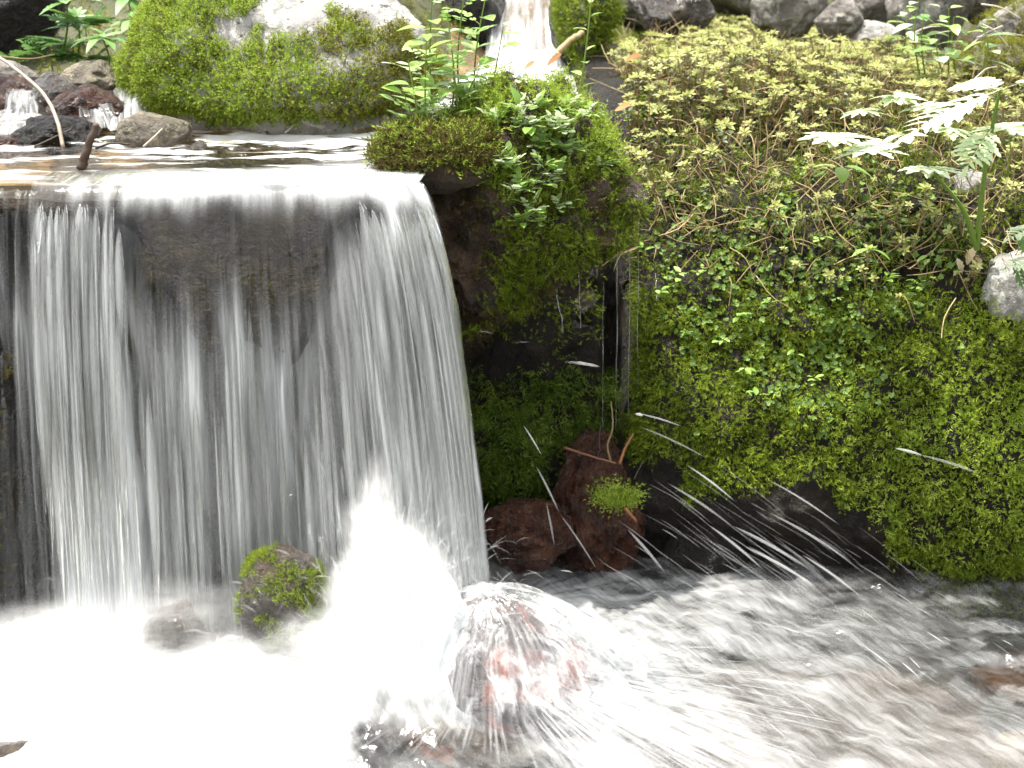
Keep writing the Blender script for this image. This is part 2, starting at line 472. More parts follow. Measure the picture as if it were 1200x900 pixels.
def moss_sprig(seed, pairs=4, lean=0.35, blade=0.36, wide=1.0):
    r = random.Random(seed)
    parts = []
    pts = [np.array((lean * (t ** 2) * 0.8, 0.08 * r.uniform(-1, 1) * t, t)) for t in np.linspace(0, 1, pairs + 1)]
    for i in range(pairs):
        a, b = pts[i], pts[i + 1]
        w = 0.035
        for sgn in (-1, 1):
            L = blade * (1.0 - 0.45 * i / pairs) * r.uniform(.8, 1.2)
            V = BLADE[0] * np.array((1, wide, 1))
            parts.append((tf(V, r.uniform(-.5, .5), -r.uniform(.35, .9), sgn * r.uniform(1.0, 1.9), L, b), BLADE[1], 0))
    parts.append((tf(BLADE[0] * np.array((1, wide, 1)), 0, -1.0, r.uniform(-.4, .4), blade * .8, pts[-1]), BLADE[1], 0))
    return merge(parts)
MOSS = [moss_sprig(i, 5, l, .40, 1.0) for i, l in enumerate((.2, .45, .7, .95))]
MOSS_S = [moss_sprig(20 + i, 4, l, .46, 1.2) for i, l in enumerate((.2, .5, .8))]
MOSS_L = [moss_sprig(40 + i, 6, l, .30, .8) for i, l in enumerate((.6, 1.0, 1.4))]

def stonecrop(seed, h=1.0):
    r = random.Random(seed)
    parts = []
    top = np.array((r.uniform(-.2, .2), r.uniform(-.2, .2), h))
    path = [np.array((0, 0, 0)), top * .5 + (r.uniform(-.1, .1), r.uniform(-.1, .1), 0), top]
    v, f = tube(path, .032, .022, 3)
    parts.append((v, f, 2))
    for k, (z, L, nL) in enumerate(((.55, .20, 3), (.78, .24, 3))):
        p = path[1] * (1 - (z - .5) * 2) + top * (z - .5) * 2 if z > .5 else path[1] * z * 2
        for j in range(nL):
            parts.append((tf(LEAF4[0] * np.array((1, 1.15, 1)), 0, -r.uniform(-.1, .4), j * 6.28 / nL + r.uniform(-.4, .4) + k, L * r.uniform(.8, 1.2), p), LEAF4[1], 1))
    for ring, (nL, L, el) in enumerate(((5, .28, .15), (4, .19, .65))):
        for j in range(nL):
            parts.append((tf(LEAF4[0], 0, -el * r.uniform(.7, 1.3), j * 6.28 / nL + r.uniform(-.25, .25) + ring * .6, L * r.uniform(.85, 1.15), top + (0, 0, .02 * ring)), LEAF4[1], 0))
    return merge(parts)
SEDUM = [stonecrop(60 + i) for i in range(7)]

def disc(n=7):
    V = [(0.42, 0, -.05)] + [(0.42 + .45 * math.cos(i * 6.2832 / n), .45 * math.sin(i * 6.2832 / n), .05) for i in range(n)]
    return np.array(V), np.array([(0, 1 + i, 1 + (i + 1) % n) for i in range(n)])
DISC = disc()

def creeper(seed):
    r = random.Random(seed)
    parts = []
    for c in range(r.randint(1, 2)):
        o = np.array((r.uniform(-.5, .5) * c, r.uniform(-.5, .5) * c, r.uniform(.2, .6)))
        a0 = r.uniform(0, 6.28)
        for j in range(r.choice((3, 3, 4))):
            parts.append((tf(DISC[0], 0, -r.uniform(-.2, .45), a0 + j * 2.09 + r.uniform(-.3, .3), r.uniform(.75, 1.1), o), DISC[1], 0))
    return merge(parts)
CREEP = [creeper(80 + i) for i in range(6)]

# ------------------------------------------------------------------ setting: ground and stream bed
def bank_profile():
    D = np.array([.05, .05, .035, .0, .02, .065, .12, .20, .33, .55, .9, 1.5, 2.6, 5.0])
    Z = np.array([-.25, -.05, .02, .09, .18, .29, .385, .47, .54, .593, .612, .605, .66, 1.2])
    s = np.linspace(0, len(D) - 1, len(D))
    t = np.concatenate([np.linspace(0, 9, 150), np.linspace(9, len(D) - 1, 51)[1:]])
    def cr(A):
        A = np.concatenate([[2 * A[0] - A[1]], A, [2 * A[-1] - A[-2]]])
        i = np.clip(t.astype(int), 0, len(D) - 2); f = t - i
        p0, p1, p2, p3 = A[i], A[i + 1], A[i + 2], A[i + 3]
        return .5 * (2 * p1 + (p2 - p0) * f + (2 * p0 - 5 * p1 + 4 * p2 - p3) * f * f + (3 * p1 - p0 - 3 * p2 + p3) * f ** 3)
    return cr(D), cr(Z)

def bank_Y0(X):
    return np.interp(X, [-.6, -.10, .02, .11, .20, .32, .5, .7, 1.2, 2.5], [1.93, 1.90, 1.885, 1.875, 1.80, 1.775, 1.735, 1.695, 1.66, 1.55])

BX = np.concatenate([np.linspace(-.6, -.16, 20)[:-1], np.linspace(-.16, .95, 230), np.linspace(.95, 2.5, 40)[1:]])
pd, pz = bank_profile()
Xg, Dg = np.meshgrid(BX, pd, indexing='ij')
Zg = np.meshgrid(BX, pz, indexing='ij')[1]
Yg = bank_Y0(Xg) + Dg
crev = np.exp(-((Xg - .152 - .02 * (Zg - .3)) / .022) ** 2) * sstep(.10, .26, Zg) * (1 - sstep(.50, .57, Zg))
Yg = Yg + .16 * crev
Pn = np.stack([Xg, Yg, Zg], -1)
lump = fbm(Pn * 5.0, 3) * .032 + np.abs(fbm(Pn * 15 + 5, 3)) * .022
amp = 1 - .6 * sstep(.58, .66, Zg)
Yg = Yg - lump * amp
Zg = Zg + (fbm(Pn * 4 + 9, 3) * .03) * sstep(.42, .55, Zg) - .05 * crev - .055 * sstep(.30, .60, Xg) * sstep(.55, .63, Zg)
# left of the crevice the bank top drops below the stream bed so that the upper pool can lie over it
left = 1 - sstep(.02, .16, Xg)
Zg = np.where(Zg > .46, Zg - left * (Zg - .46) * .9, Zg)
BANKV = np.stack([Xg, Yg, Zg], -1).reshape(-1, 3)
BANKF = gridF(len(BX), len(pd))
bank = tag(link('bank', mesh_data('bank', BANKV, [BANKF], M['peat'])), kind='structure')
BANK = bvh(BANKV, BANKF)

# terrain: one sheet reaching far out, under the pools and up the wooded slope behind
gx = np.concatenate([-np.geomspace(1.6, 120, 26)[::-1], np.linspace(-1.5, 1.5, 90), np.geomspace(1.6, 120, 26)])
gy = np.concatenate([-np.geomspace(.3, 120, 26)[::-1], np.linspace(0, 5, 150), np.geomspace(5.1, 120, 30)])
TX, TY = np.meshgrid(gx, gy, indexing='ij')
step = sstep(1.74, 1.80, TY)
tz = -.14 * (1 - step) + step * (.50 + .0 * TY)
back = np.interp(TY, [2.05, 2.3, 2.55, 2.9, 3.4, 5, 12, 40, 120], [0, .05, .125, .24, .36, .85, 3.2, 12, 30])
back = back * (1 - .62 * sstep(.1, .35, TX) * (1 - sstep(3.2, 4.4, TY)))
chan = np.exp(-((TX - .02 - .06 * (TY - 2.2)) / .17) ** 2) * (1 - sstep(3.0, 3.4, TY))
tz = tz + back * (1 - chan * .95) * step
tz = tz + (1 - step) * np.clip(np.abs(TX) - 1.4, 0, 50) * .25 + (1 - step) * np.clip(-TY - 1, 0, 200) * .05
tz = tz - sstep(-.25, .0, TX) * (.62 * step) * (1 - sstep(1.95, 2.5, TY)) * (1 - .0) * sstep(1.6, 1.74, TY)
tz = tz - sstep(-.05, .2, TX) * .12 * step
tz = tz + n2(TX * 3, TY * 3, 1.0, 4) * .02
terrain = tag(link('ground', mesh_data('ground', np.stack([TX, TY, tz], -1).reshape(-1, 3), [gridF(len(gx), len(gy))], [M['ground'], M['bed'], M['bed_low']],
             None, None)), kind='structure')
_me = terrain.data
_c = np.empty(len(_me.polygons) * 3, np.float32); _me.polygons.foreach_get("center", _c); _c = _c.reshape(-1, 3)
_mi = np.where(_c[:, 1] < 1.77, 2, np.where((_c[:, 1] < 2.12) | (np.abs(_c[:, 0] - .02 - .06 * (_c[:, 1] - 2.2)) < .16), 1, 0))
_mi = np.where((np.abs(_c[:, 0]) > 2.4) | (_c[:, 1] < -1.0) | (_c[:, 1] > 3.3), 0, _mi).astype(np.int32)
_me.polygons.foreach_set("material_index", _mi)

# ------------------------------------------------------------------ the fall: trajectories shared by water and the rock behind it
ZL = 0.57
G = 9.81
NS = 560
sp_ = np.linspace(42, 490, NS)                       # where each stream of water leaves the lip (photo columns, only used to space them)
LX = np.array([at(p, 215, 1.65).x for p in sp_])
def vxy(u):                                          # u = 0 left .. 1 right
    vx = .014 + .05 * u + .215 * sstep(.5, 1.0, u) ** 1.25
    vy = .40 + .10 * np.exp(-((u - .38) / .2) ** 2) + .03 * np.sin(u * 11.0) + .02 * np.sin(u * 27 + 1)
    return vx, vy
def traj(u, tau, extra=0.0):
    vx, vy = vxy(u)
    x0 = np.interp(u, np.linspace(0, 1, NS), LX)
    ylip = 1.65 - .016 * np.sin(u * 7.0 + .4) - .006 * np.sin(u * 17)
    return np.stack([x0 + vx * tau, ylip - (vy + extra) * tau, ZL - .5 * G * tau ** 2], -1)

# rock wall behind
cx = np.linspace(-1.35, -.06, 230); cz = np.linspace(-.2, .555, 130)
CX, CZ = np.meshgrid(cx, cz, indexing='ij')
tau_c = np.sqrt(np.clip((ZL - CZ) * 2 / G, 0, None))
u_c = np.interp(CX, LX, np.linspace(0, 1, NS))
shY = 1.65 - .016 * np.sin(u_c * 7.0 + .4) - .006 * np.sin(u_c * 17) - vxy(u_c)[1] * tau_c
brow = sstep(-.50, -.42, CX) * (1 - sstep(-.235, -.16, CX))
edge = .40 + .035 * np.sin(CX * 26) + .02 * np.sin(CX * 61 + 2)
rec = 1.735 + n2(CX * 4, CZ * 4, 3, 4) * .035
browY = np.maximum(shY + .010, shY + .014 + n2(CX * 14, CZ * 9, 8, 3) * .005)
wb = brow * sstep(edge - .05, edge + .01, CZ) + (1 - brow) * sstep(.49, .545, CZ) * (1 - sstep(-.14, -.10, CX))
rec = rec + .16 * sstep(-.14, -.06, CX)
CY = rec * (1 - wb) + browY * wb + n2(CX * 22, CZ * 22, 5, 3) * .004
CV = np.stack([CX, CY, CZ], -1).reshape(-1, 3)
topr = np.stack([cx, np.full(len(cx), 1.80), np.full(len(cx), .535)], -1)
wall = MB()
wall.add(CV, gridF(len(cx), len(cz)))
tv = np.stack([CV.reshape(len(cx), len(cz), 3)[:, -1], topr], 1).reshape(-1, 3)
wall.add(tv, gridF(len(cx), 2))
cliff = tag(link('rock_ledge', wall.data('rock_ledge', [M['cliff']])), kind='structure')
CLF = gridF(len(cx), len(cz))

# ------------------------------------------------------------------ rocks
def rock_shape(seed, rad, sub=5, lumpy=.22, facets=7, flat=.82, fine=.035):
    V, Fc = ICO[sub]
    r = random.Random(seed)
    o = np.array((r.uniform(0, 50), r.uniform(0, 50), r.uniform(0, 50)))
    p = V * (1 + lumpy * fbm(V * 1.1 + o, 3))[:, None]
    for k in range(facets):
        n = np.array([r.gauss(0, 1), r.gauss(0, 1), r.gauss(0, 1)]); n /= np.linalg.norm(n)
        h = flat * r.uniform(.85, 1.15)
        e = p @ n - h
        p = p - np.where(e > 0, e * .85, 0)[:, None] * n
    p = p * (1 + fine * fbm(V * 5 + o, 4))[:, None]
    return p * np.array(rad), Fc

ROCKS = {}
def rock(name, label, box, Y, mat, seed, deep=.9, sub=5, cat='rock', rot=0.0, group=None, grow=1.06, key=None, drop=0.0, under=None, shape=None, **kw):
    x0, y0, x1, y1 = box
    c = at((x0 + x1) / 2, (y0 + y1) / 2, Y)
    c.z -= drop
    rx, rz = px2m((x1 - x0) / 2, Y) * grow, px2m((y1 - y0) / 2, Y) * grow + drop
    V, Fc = rock_shape(seed, (rx, max(rx, rz) * deep, rz), sub, **kw)
    if rot:
        cr_, sr_ = math.cos(rot), math.sin(rot)
        V = np.stack([V[:, 0] * cr_ - V[:, 1] * sr_, V[:, 0] * sr_ + V[:, 1] * cr_, V[:, 2]], -1)
    if shape: V = shape(V, rx, rz)
    if under:
        V[:, :2] *= (1 - under[2] * (1 - sstep(under[0], under[1], V[:, 2] + c.z)))[:, None]
    base = Vector((c.x, c.y, c.z + float(V[:, 2].min())))
    V = V - np.array((0, 0, float(V[:, 2].min())))
    o = link(name, mesh_data(name, V, [Fc], M[mat] if isinstance(mat, str) else mat))
    o.location = base
    tag(o, label, cat, group)
    if key: ROCKS[key] = (o, V + np.array(base), Fc)
    return o

def moss_on(key, n, mask, temps, mats, size, up=.35, sj=.35, name='moss', parent=None, lift=0.0, jit=.45, grav=0.0):
    o, V, Fc = ROCKS[key]
    P, N = sample(V, Fc, n, mask)
    W = N + up * np.array((0, 0, 1.)) + RNG.normal(size=N.shape) * jit + grav * np.array((0, -.3, -1.0))
    mb = MB()
    S = size * (1 + sj * RNG.uniform(-1, 1, len(P)))
    base = np.array(o.location) if o.type else 0
    scatter(mb, temps, P + N * lift - base, W, S)
    ob = link(name, mb.data(name, mats, smooth=False), o)
    ob['kind'] = 'stuff'
    return ob

def front(N, P):           # facing the photographer's side of the scene (with a wide margin) or upwards
    d = P - np.array((0, 0, H)); d /= np.linalg.norm(d, axis=1)[:, None]
    return (N * d).sum(1) < .45

# --- the big mossy boulder in the stream
rock('boulder', 'big round boulder in the upper stream, green moss below and bare grey stone on top', (158, -22, 498, 215), 2.16, 'grey', 3, .85, 6, 'boulder',
     key='boulder', under=(ZL + .012, ZL + .05, .13), lumpy=.12, facets=5, flat=.95, fine=.03)
GREY = [(252, 42), (262, 26), (330, -10), (520, -60), (560, 60), (500, 60), (470, 30), (440, 42), (420, 12), (385, 3), (372, 48), (345, 38), (320, 50), (300, 34), (285, 52)]
def m_boulder(P, N):
    x, y = proj(P)
    x2, y2 = x + 14 * n2(x * .03, y * .03, 2), y + 14 * n2(x * .03, y * .03, 7)
    ok = ~inpoly(x2, y2, GREY) & front(N, P) & (P[:, 2] > ZL + .020 + .012 * n2(x * .04, y * .04, 4))
    hole = np.exp(-(((x - 405) / 40) ** 2 + ((y - 72) / 18) ** 2)) + np.exp(-(((x - 335) / 18) ** 2 + ((y - 25) / 30) ** 2))
    return np.where(ok, 1 - .85 * np.clip(hole, 0, 1), 0.0)
def m_left(P, N):
    x, y = proj(P); return m_boulder(P, N) * (1 - sstep(300, 460, x + 60 * n2(x * .02, y * .02, 1)))
def m_right(P, N):
    x, y = proj(P); return m_boulder(P, N) * sstep(300, 460, x + 60 * n2(x * .02, y * .02, 1))
moss_on('boulder', 62000, m_left, MOSS_S, [M['moss_sun']], .0100, .3)  # sunlit left side painted as brighter moss, shaded right side as olive
moss_on('boulder', 52000, m_right, MOSS_S, [M['moss_olive']], .0100, .3)

moss_on('boulder', 9000, lambda P, N: m_boulder(P, N) * sstep(.0, .3, n2(P[:, 0] * 16, P[:, 2] * 20, 55)), MOSS_S, [M['moss_brown']], .0105, .3)
# --- the mound between the fall and the gully
def mound_shape(V, rx, rz):          # the underside rises towards the gully, the top drops towards the fall
    u = V[:, 0] / rx
    V = V.copy()
    V[:, 2] = np.where(V[:, 2] < 0, V[:, 2] * (1 - .55 * sstep(-.3, 1.0, u)), V[:, 2] * (1 - .25 * sstep(.2, -.9, u)))
    V[:, 2] += .018 * n2(V[:, 0] * 22, V[:, 1] * 22, 5, 3)
    return V
def wedge(V, rx, rz):
    V = V.copy(); t = np.clip((V[:, 2] / rz + 1) / 2, 0, 1)
    V[:, 0] *= 1.1 - .6 * t
    V[:, 1] += .05 * t
    return V
rock('rock', 'dark overhanging rock beside the fall, capped with moss and cress', (474, 96, 720, 396), 1.86, 'mound', 12, .62, 6, 'boulder',
     key='mound', lumpy=.24, facets=2, flat=.95, fine=.14, grow=1.02, shape=mound_shape)
BARE = [(455, 205), (545, 192), (580, 240), (576, 300), (562, 372), (520, 400), (470, 330)]
def m_mound(P, N):
    x, y = proj(P)
    x2, y2 = x + 12 * n2(x * .04, y * .04, 12), y + 12 * n2(x * .04, y * .04, 17)
    return front(N, P) & ~inpoly(x2, y2, BARE) & (N[:, 2] > -.75) & (P[:, 2] > .33) & (RNG.random(len(P)) < .10 + .90 * sstep(-.30, .05, n2(x * .022, y * .022, 19)))
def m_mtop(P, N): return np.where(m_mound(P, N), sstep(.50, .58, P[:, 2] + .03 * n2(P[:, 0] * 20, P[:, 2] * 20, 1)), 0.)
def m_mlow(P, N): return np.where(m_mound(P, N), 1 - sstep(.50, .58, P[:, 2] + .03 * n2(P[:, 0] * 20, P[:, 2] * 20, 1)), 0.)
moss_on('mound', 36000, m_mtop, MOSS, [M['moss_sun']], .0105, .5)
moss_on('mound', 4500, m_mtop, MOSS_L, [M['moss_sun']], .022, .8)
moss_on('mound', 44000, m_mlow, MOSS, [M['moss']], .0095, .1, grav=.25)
moss_on('mound', 9000, lambda P, N: front(N, P) & (N[:, 2] > -.8) & (n2(P[:, 0] * 30, P[:, 2] * 30, 71) > .1), MOSS_S, [M['moss_brown']], .010, .0, grav=.3)

# --- shelf of roots over the lip, left of the mound
rock('rock', 'low shelf of brown roots and moss at the right end of the lip', (440, 150, 590, 226), 1.775, 'soil', 18, .8, 5, 'rock', key='shelf', lumpy=.2, facets=3, grow=1.0)
moss_on('shelf', 9000, lambda P, N: front(N, P) & (P[:, 2] > .575), MOSS, [M['moss_brown']], .013, .3)
moss_on('shelf', 5000, lambda P, N: front(N, P) & (N[:, 2] > .25), MOSS, [M['moss_sun']], .013, .5)

# --- left edge rock
rock('rock', 'dark wet rock with brown moss at the left edge beside the fall', (-330, 190, 50, 860), 1.60, 'wet_dark', 31, .3, 6, 'rock', key='leftrock', lumpy=.12, facets=4, flat=.95, grow=1.0)
def m_lr(P, N):
    x, y = proj(P)
    return np.where(front(N, P) & (P[:, 2] < .47), .25 + .75 * sstep(-.1, .25, n2(x * .02, y * .02, 33)), 0.) * (1 - sstep(30, 52, x)) * sstep(380, 450, y)
moss_on('leftrock', 9000, m_lr, MOSS, [M['moss_brown']], .013, .1)

# --- stones in and under the fall
rock('stone', 'mossy green and grey stone standing in the spray under the fall', (276, 630, 386, 760), 1.475, 'wet_brown', 41, .6, 5, 'stone', key='fallstone', lumpy=.2, drop=.02, rot=.4, grow=.98)
def m_fs(P, N):
    x, y = proj(P)
    return np.where(front(N, P), sstep(-.05, .25, n2(x * .03, y * .03, 5) + .12 + .8 * np.exp(-(((x - 345) / 26) ** 2 + ((y - 690) / 38) ** 2)) - .1), 0.)
moss_on('fallstone', 9000, m_fs, MOSS_S, [M['moss']], .0050, .0)
rock('stone', 'small dark bare stone in the white water below the fall', (158, 700, 248, 790), 1.46, 'wet_brown', 144, .8, 5, 'stone', lumpy=.3, facets=9, flat=.75, fine=.08)
rock('stone', 'brown stone barely showing through foam in the bottom left corner', (-60, 862, 76, 930), 1.33, 'wet_brown', 45, .8, 5, 'stone', lumpy=.15)
rock('stone', 'reddish brown wet stone right beside the foot of the fall', (564, 582, 672, 652), 1.74, 'wet_red', 51, .9, 6, 'stone', lumpy=.2, facets=2, flat=.95, fine=.09, drop=.01)
rock('stone', 'sloping dark red stone with glistening water film below the gully', (632, 515, 764, 672), 1.79, 'wet_red', 54, .8, 6, 'stone', lumpy=.2, facets=2, flat=.95, fine=.10, shape=wedge)
rock('stone', 'wet black stone at the foot of the right bank', (770, 590, 880, 690), 1.80, 'wet_dark', 56, .7, 5, 'stone', lumpy=.2, drop=.02)
rock('rock', 'dark wet rock face bare of moss low on the right bank', (915, 580, 1105, 700), 1.80, 'wet_dark', 58, .35, 5, 'rock', lumpy=.2, drop=.02)
rock('stone', 'orange stone under clear water at the right edge', (1135, 775, 1260, 815), 1.60, 'orange', 60, 1.0, 5, 'stone', lumpy=.15, fine=.08)
rock('stone', 'pale tan stone in shallow water in the bottom right corner', (1150, 855, 1260, 925), 1.45, 'pebbly', 61, 1.0, 5, 'stone', lumpy=.1, drop=.01)

# --- stones of the upper stream, left
rock('stone', 'wet tan topped stone in the upper stream, below the lance leaved plant', (70, 72, 140, 112), 2.16, 'pebbly', 71, .8, 5, 'stone', lumpy=.2)
rock('stone', 'black shiny wet stone between the two small cascades', (38, 88, 95, 140), 2.08, 'wet_brown', 72, .8, 5, 'stone', lumpy=.2)
rock('stone', 'rust red wet stone left of the narrow cascade', (60, 103, 140, 160), 2.03, 'wet_red', 73, .8, 5, 'stone', lumpy=.2)
rock('stone', 'speckled brown stone half out of the pool in front of the mossy boulder', (138, 132, 224, 182), 1.93, 'pebbly', 74, .8, 5, 'stone', lumpy=.12, facets=4)
rock('stone', 'dark wet stone at the pool edge behind the leaning twig', (22, 134, 110, 182), 1.94, 'wet_dark', 75, .8, 5, 'stone', lumpy=.22)
rock('stone', 'dark red wet stone under the cascade at the left edge', (-18, 92, 44, 140), 2.12, 'wet_red', 76, .8, 5, 'stone', lumpy=.2)
rock('stone', 'grey wet stone at the left edge above the cascade', (-30, 72, 40, 112), 2.22, 'grey2', 77, .8, 5, 'stone', lumpy=.2)
rock('stone', 'small grey violet stone touching the mossy boulder', (148, 50, 194, 92), 2.22, 'grey2', 78, .8, 5, 'stone', lumpy=.2)
rock('rock', 'grey rock with brown moss behind the lance leaved plant', (160, -8, 252, 70), 2.50, 'grey2', 79, .8, 5, 'rock', key='backgrey', lumpy=.2)
rock('rock', 'pale grey rock at the top edge behind the mossy boulder', (220, -45, 320, 30), 2.75, 'grey', 80, .8, 5, 'rock', lumpy=.2)
rock('rock', 'large dark brown rock in the top left corner', (-60, -60, 72, 60), 2.55, 'wet_dark', 81, .6, 5, 'rock', key='topleft', lumpy=.2)
rock('stone', 'tiny mossy stone breaking the pool surface', (222, 164, 246, 188), 1.88, 'wet_brown', 82, .8, 4, 'stone', lumpy=.2)
rock('stone', 'flat reddish stone at the left edge of the upper pool', (-30, 156, 30, 186), 1.92, 'wet_red', 83, .8, 4, 'stone', lumpy=.2)
moss_on('backgrey', 2500, lambda P, N: front(N, P) & (n2(P[:, 0] * 18, P[:, 2] * 18, 3) > .0), MOSS_S, [M['moss_brown']], .012)

# --- top centre and right
rock('rock', 'dark wet rock right of the upstream cascade', (645, -30, 690, 75), 2.75, 'wet_dark', 90, .8, 5, 'rock', lumpy=.2)
rock('rock', 'upright mossy green rock at the top edge, behind the thin tall plant', (658, -35, 716, 62), 2.66, 'wet_brown', 91, .8, 5, 'rock', key='upr', lumpy=.15)
moss_on('upr', 2500, lambda P, N: front(N, P), MOSS_S, [M['moss']], .014)
rock('rock', 'dark wet rock left of the upstream cascade', (520, -40, 592, 60), 2.85, 'wet_dark', 92, .8, 5, 'rock', lumpy=.2)
rock('rock', 'grey rock with green moss at the top edge, right of the upright mossy rock', (712, -30, 822, 34), 2.95, 'grey2', 93, .7, 5, 'rock', key='tc', lumpy=.2)
rock('rock', 'brown grey slab along the top edge above the stonecrop', (810, -60, 990, 28), 3.15, 'grey2', 94, .6, 5, 'rock', lumpy=.2)
rock('stone', 'small pale grey stone at the crest of the bank', (1000, 26, 1050, 60), 2.75, 'grey', 95, .8, 5, 'stone', lumpy=.15)
rock('rock', 'shaded grey boulder behind the small pale stone', (985, -40, 1060, 44), 3.05, 'grey2', 96, .7, 5, 'rock', lumpy=.2)
rock('boulder', 'large dark grey boulder at the top edge, upper right', (1040, -50, 1140, 66), 2.92, 'grey2', 97, .7, 5, 'boulder', key='tr', lumpy=.18)
rock('rock', 'rounded grey rock at the right edge near the top', (1146, 8, 1250, 82), 2.62, 'grey2', 98, .7, 5, 'rock', key='tr2', lumpy=.15)
rock('rock', 'smooth moss washed slab at the right edge above the divided leaf', (1120, 50, 1260, 118), 2.42, 'grey2', 99, .7, 5, 'rock', key='slab', lumpy=.12)
rock('rock', 'low brown rock at the top edge above the left end of the stonecrop', (740, -20, 830, 40), 2.80, 'wet_brown', 111, .8, 5, 'rock', lumpy=.2)
rock('rock', 'grey brown rock at the top edge, middle of the bank crest', (880, -25, 965, 40), 2.85, 'grey2', 112, .8, 5, 'rock', lumpy=.2)
rock('rock', 'small round grey rock left of the dark boulder', (960, 2, 1012, 48), 2.78, 'grey2', 113, .8, 5, 'rock', lumpy=.2)
rock('rock', 'dark rock at the top edge between two grey boulders', (1120, -50, 1210, 30), 3.10, 'grey2', 100, .7, 5, 'rock', lumpy=.2)
moss_on('slab', 6000, lambda P, N: front(N, P) & (n2(P[:, 0] * 14, P[:, 1] * 14, 3) > -.1), MOSS_S, [M['moss_olive']], .010)
moss_on('tr2', 2500, lambda P, N: front(N, P) & (n2(P[:, 0] * 14, P[:, 1] * 14, 6) > .1), MOSS_S, [M['moss_olive']], .010)
moss_on('tc', 2000, lambda P, N: front(N, P) & (n2(P[:, 0] * 12, P[:, 1] * 12, 3) > .0), MOSS_S, [M['moss_sun']], .014)
for box, sd_, lab in (((1150, 290, 1235, 415), 101, 'pale grey rock bare of moss at the right edge'), ((1108, 200, 1160, 255), 102, 'pale stone half buried in leaves beside the thick green stem'),
                      ((1140, 405, 1185, 445), 103, 'small pale stone showing through the moss at right')):
    h = BANK.ray_cast(Vector((0, 0, H)), (at((box[0] + box[2]) / 2, (box[1] + box[3]) / 2, 1.0) - Vector((0, 0, H))).normalized())[0]
    rock('stone' if sd_ > 101 else 'rock', lab, box, h.y + .02, 'grey', sd_, .6, 5, 'stone' if sd_ > 101 else 'rock', lumpy=.18)

def m_ledge(P, N):
    x, y = proj(P)
    return np.where((x > 30) & (x < 420) & (y > 240) & (y < 620), sstep(.12, .4, n2(x * .018, y * .018, 51)), 0.)
Pm, Nm = sample(CV, CLF, 9000, m_ledge, (20, 220, 440, 640), 1.9)
Nm[Nm[:, 1] > 0] *= -1
mb = MB(); scatter(mb, MOSS_S, Pm - np.array((0, .001, 0)), Nm + RNG.normal(size=Nm.shape) * .5 + np.array((0, 0, -.7)), .008 * (1 + .4 * RNG.uniform(-1, 1, len(Pm))))
o = link('moss', mb.data('moss', [M['moss_brown']], smooth=False), cliff); o['kind'] = 'stuff'

# ------------------------------------------------------------------ ground cover on the bank
def onbank(P, N):
    x, y = proj(P)
    return (x > 480) & (x < 1330) & (y > -40) & (y < 720)
WETROCK = [(775, 590), (850, 585), (900, 570), (950, 550), (1005, 590), (1050, 645), (1085, 668), (1092, 720), (740, 720), (735, 600)]
def zone(P):
    x, y = proj(P)
    w = n2(x * .012, y * .012, 21)
    w2 = n2(x * .03, y * .03, 25)
    return x, y, w, w2
def creek(P):        # the open gully stays bare
    return np.exp(-((P[:, 0] - .152 - .02 * (P[:, 2] - .3)) / .030) ** 2) * sstep(.12, .2, P[:, 2]) > .5
def d_moss(P, N):
    x, y, w, w2 = zone(P)
    ok = onbank(P, N) & ~creek(P) & ~inpoly(x + 25 * w2, y + 25 * w, WETROCK)
    d = np.where(y > 340, 1.0, .38)
    d = np.where(x < 735, np.where(y > 400, .0, .2), d)
    d = d * np.where(inpoly(x, y, [(690, 540), (800, 540), (800, 720), (540, 720), (540, 600)]), 0.0, 1.0)
    d = d * (.55 + .45 * sstep(-.3, .1, w2))
    return np.where(ok, d, 0)
bp = RNG
P, N = sample(BANKV, BANKF, 230000, d_moss, (480, -40, 1330, 730), 3.2)
x, y, w, w2 = zone(P)
isbright = RNG.random(len(P)) < sstep(880, 1100, x + 120 * w) * sstep(400, 500, y)
mb = MB(); W = N + .25 * np.array((0, 0, 1.)) + RNG.normal(size=N.shape) * .5 + np.array((0, -.15, -.35))
S = .0098 * (1 + .45 * RNG.uniform(-1, 1, len(P))) * (1 + .25 * w2)
k = ~isbright
scatter(mb, MOSS, P[k], W[k], S[k])
tag(link('moss_carpet', mb.data('moss_carpet', [M['moss']], smooth=False)), 'deep green feathery moss covering the face of the right bank', 'moss', kind='stuff')
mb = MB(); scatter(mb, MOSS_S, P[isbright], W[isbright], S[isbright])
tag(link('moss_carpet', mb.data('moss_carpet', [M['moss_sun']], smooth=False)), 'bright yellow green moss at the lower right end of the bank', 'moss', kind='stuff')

# long shade moss in the hollow under the overhang
def d_cave(P, N):
    x, y, w, w2 = zone(P)
    return (RNG.random(len(P)) < .12 + .88 * sstep(-.15, .2, w2 + .004 * (y - 480))) & (x > 525) & (x < 722 + 20 * w2) & (y > 428 + 40 * w2) & (y < 605) & ~inpoly(x, y, [(640, 520), (760, 500), (760, 640), (640, 640)])
P, N = sample(BANKV, BANKF, 13000, d_cave, (520, 400, 750, 620), 3.2)
mb = MB(); W = N * 1.0 + RNG.normal(size=N.shape) * .45 + np.array((.1, -.2, -.55))
scatter(mb, MOSS_L, P, W, .022 * (1 + .4 * RNG.uniform(-1, 1, len(P))))
tag(link('hanging_moss', mb.data('hanging_moss', [M['moss_dark']], smooth=False)), 'long dark green moss in the hollow under the overhanging rock', 'moss', kind='stuff')

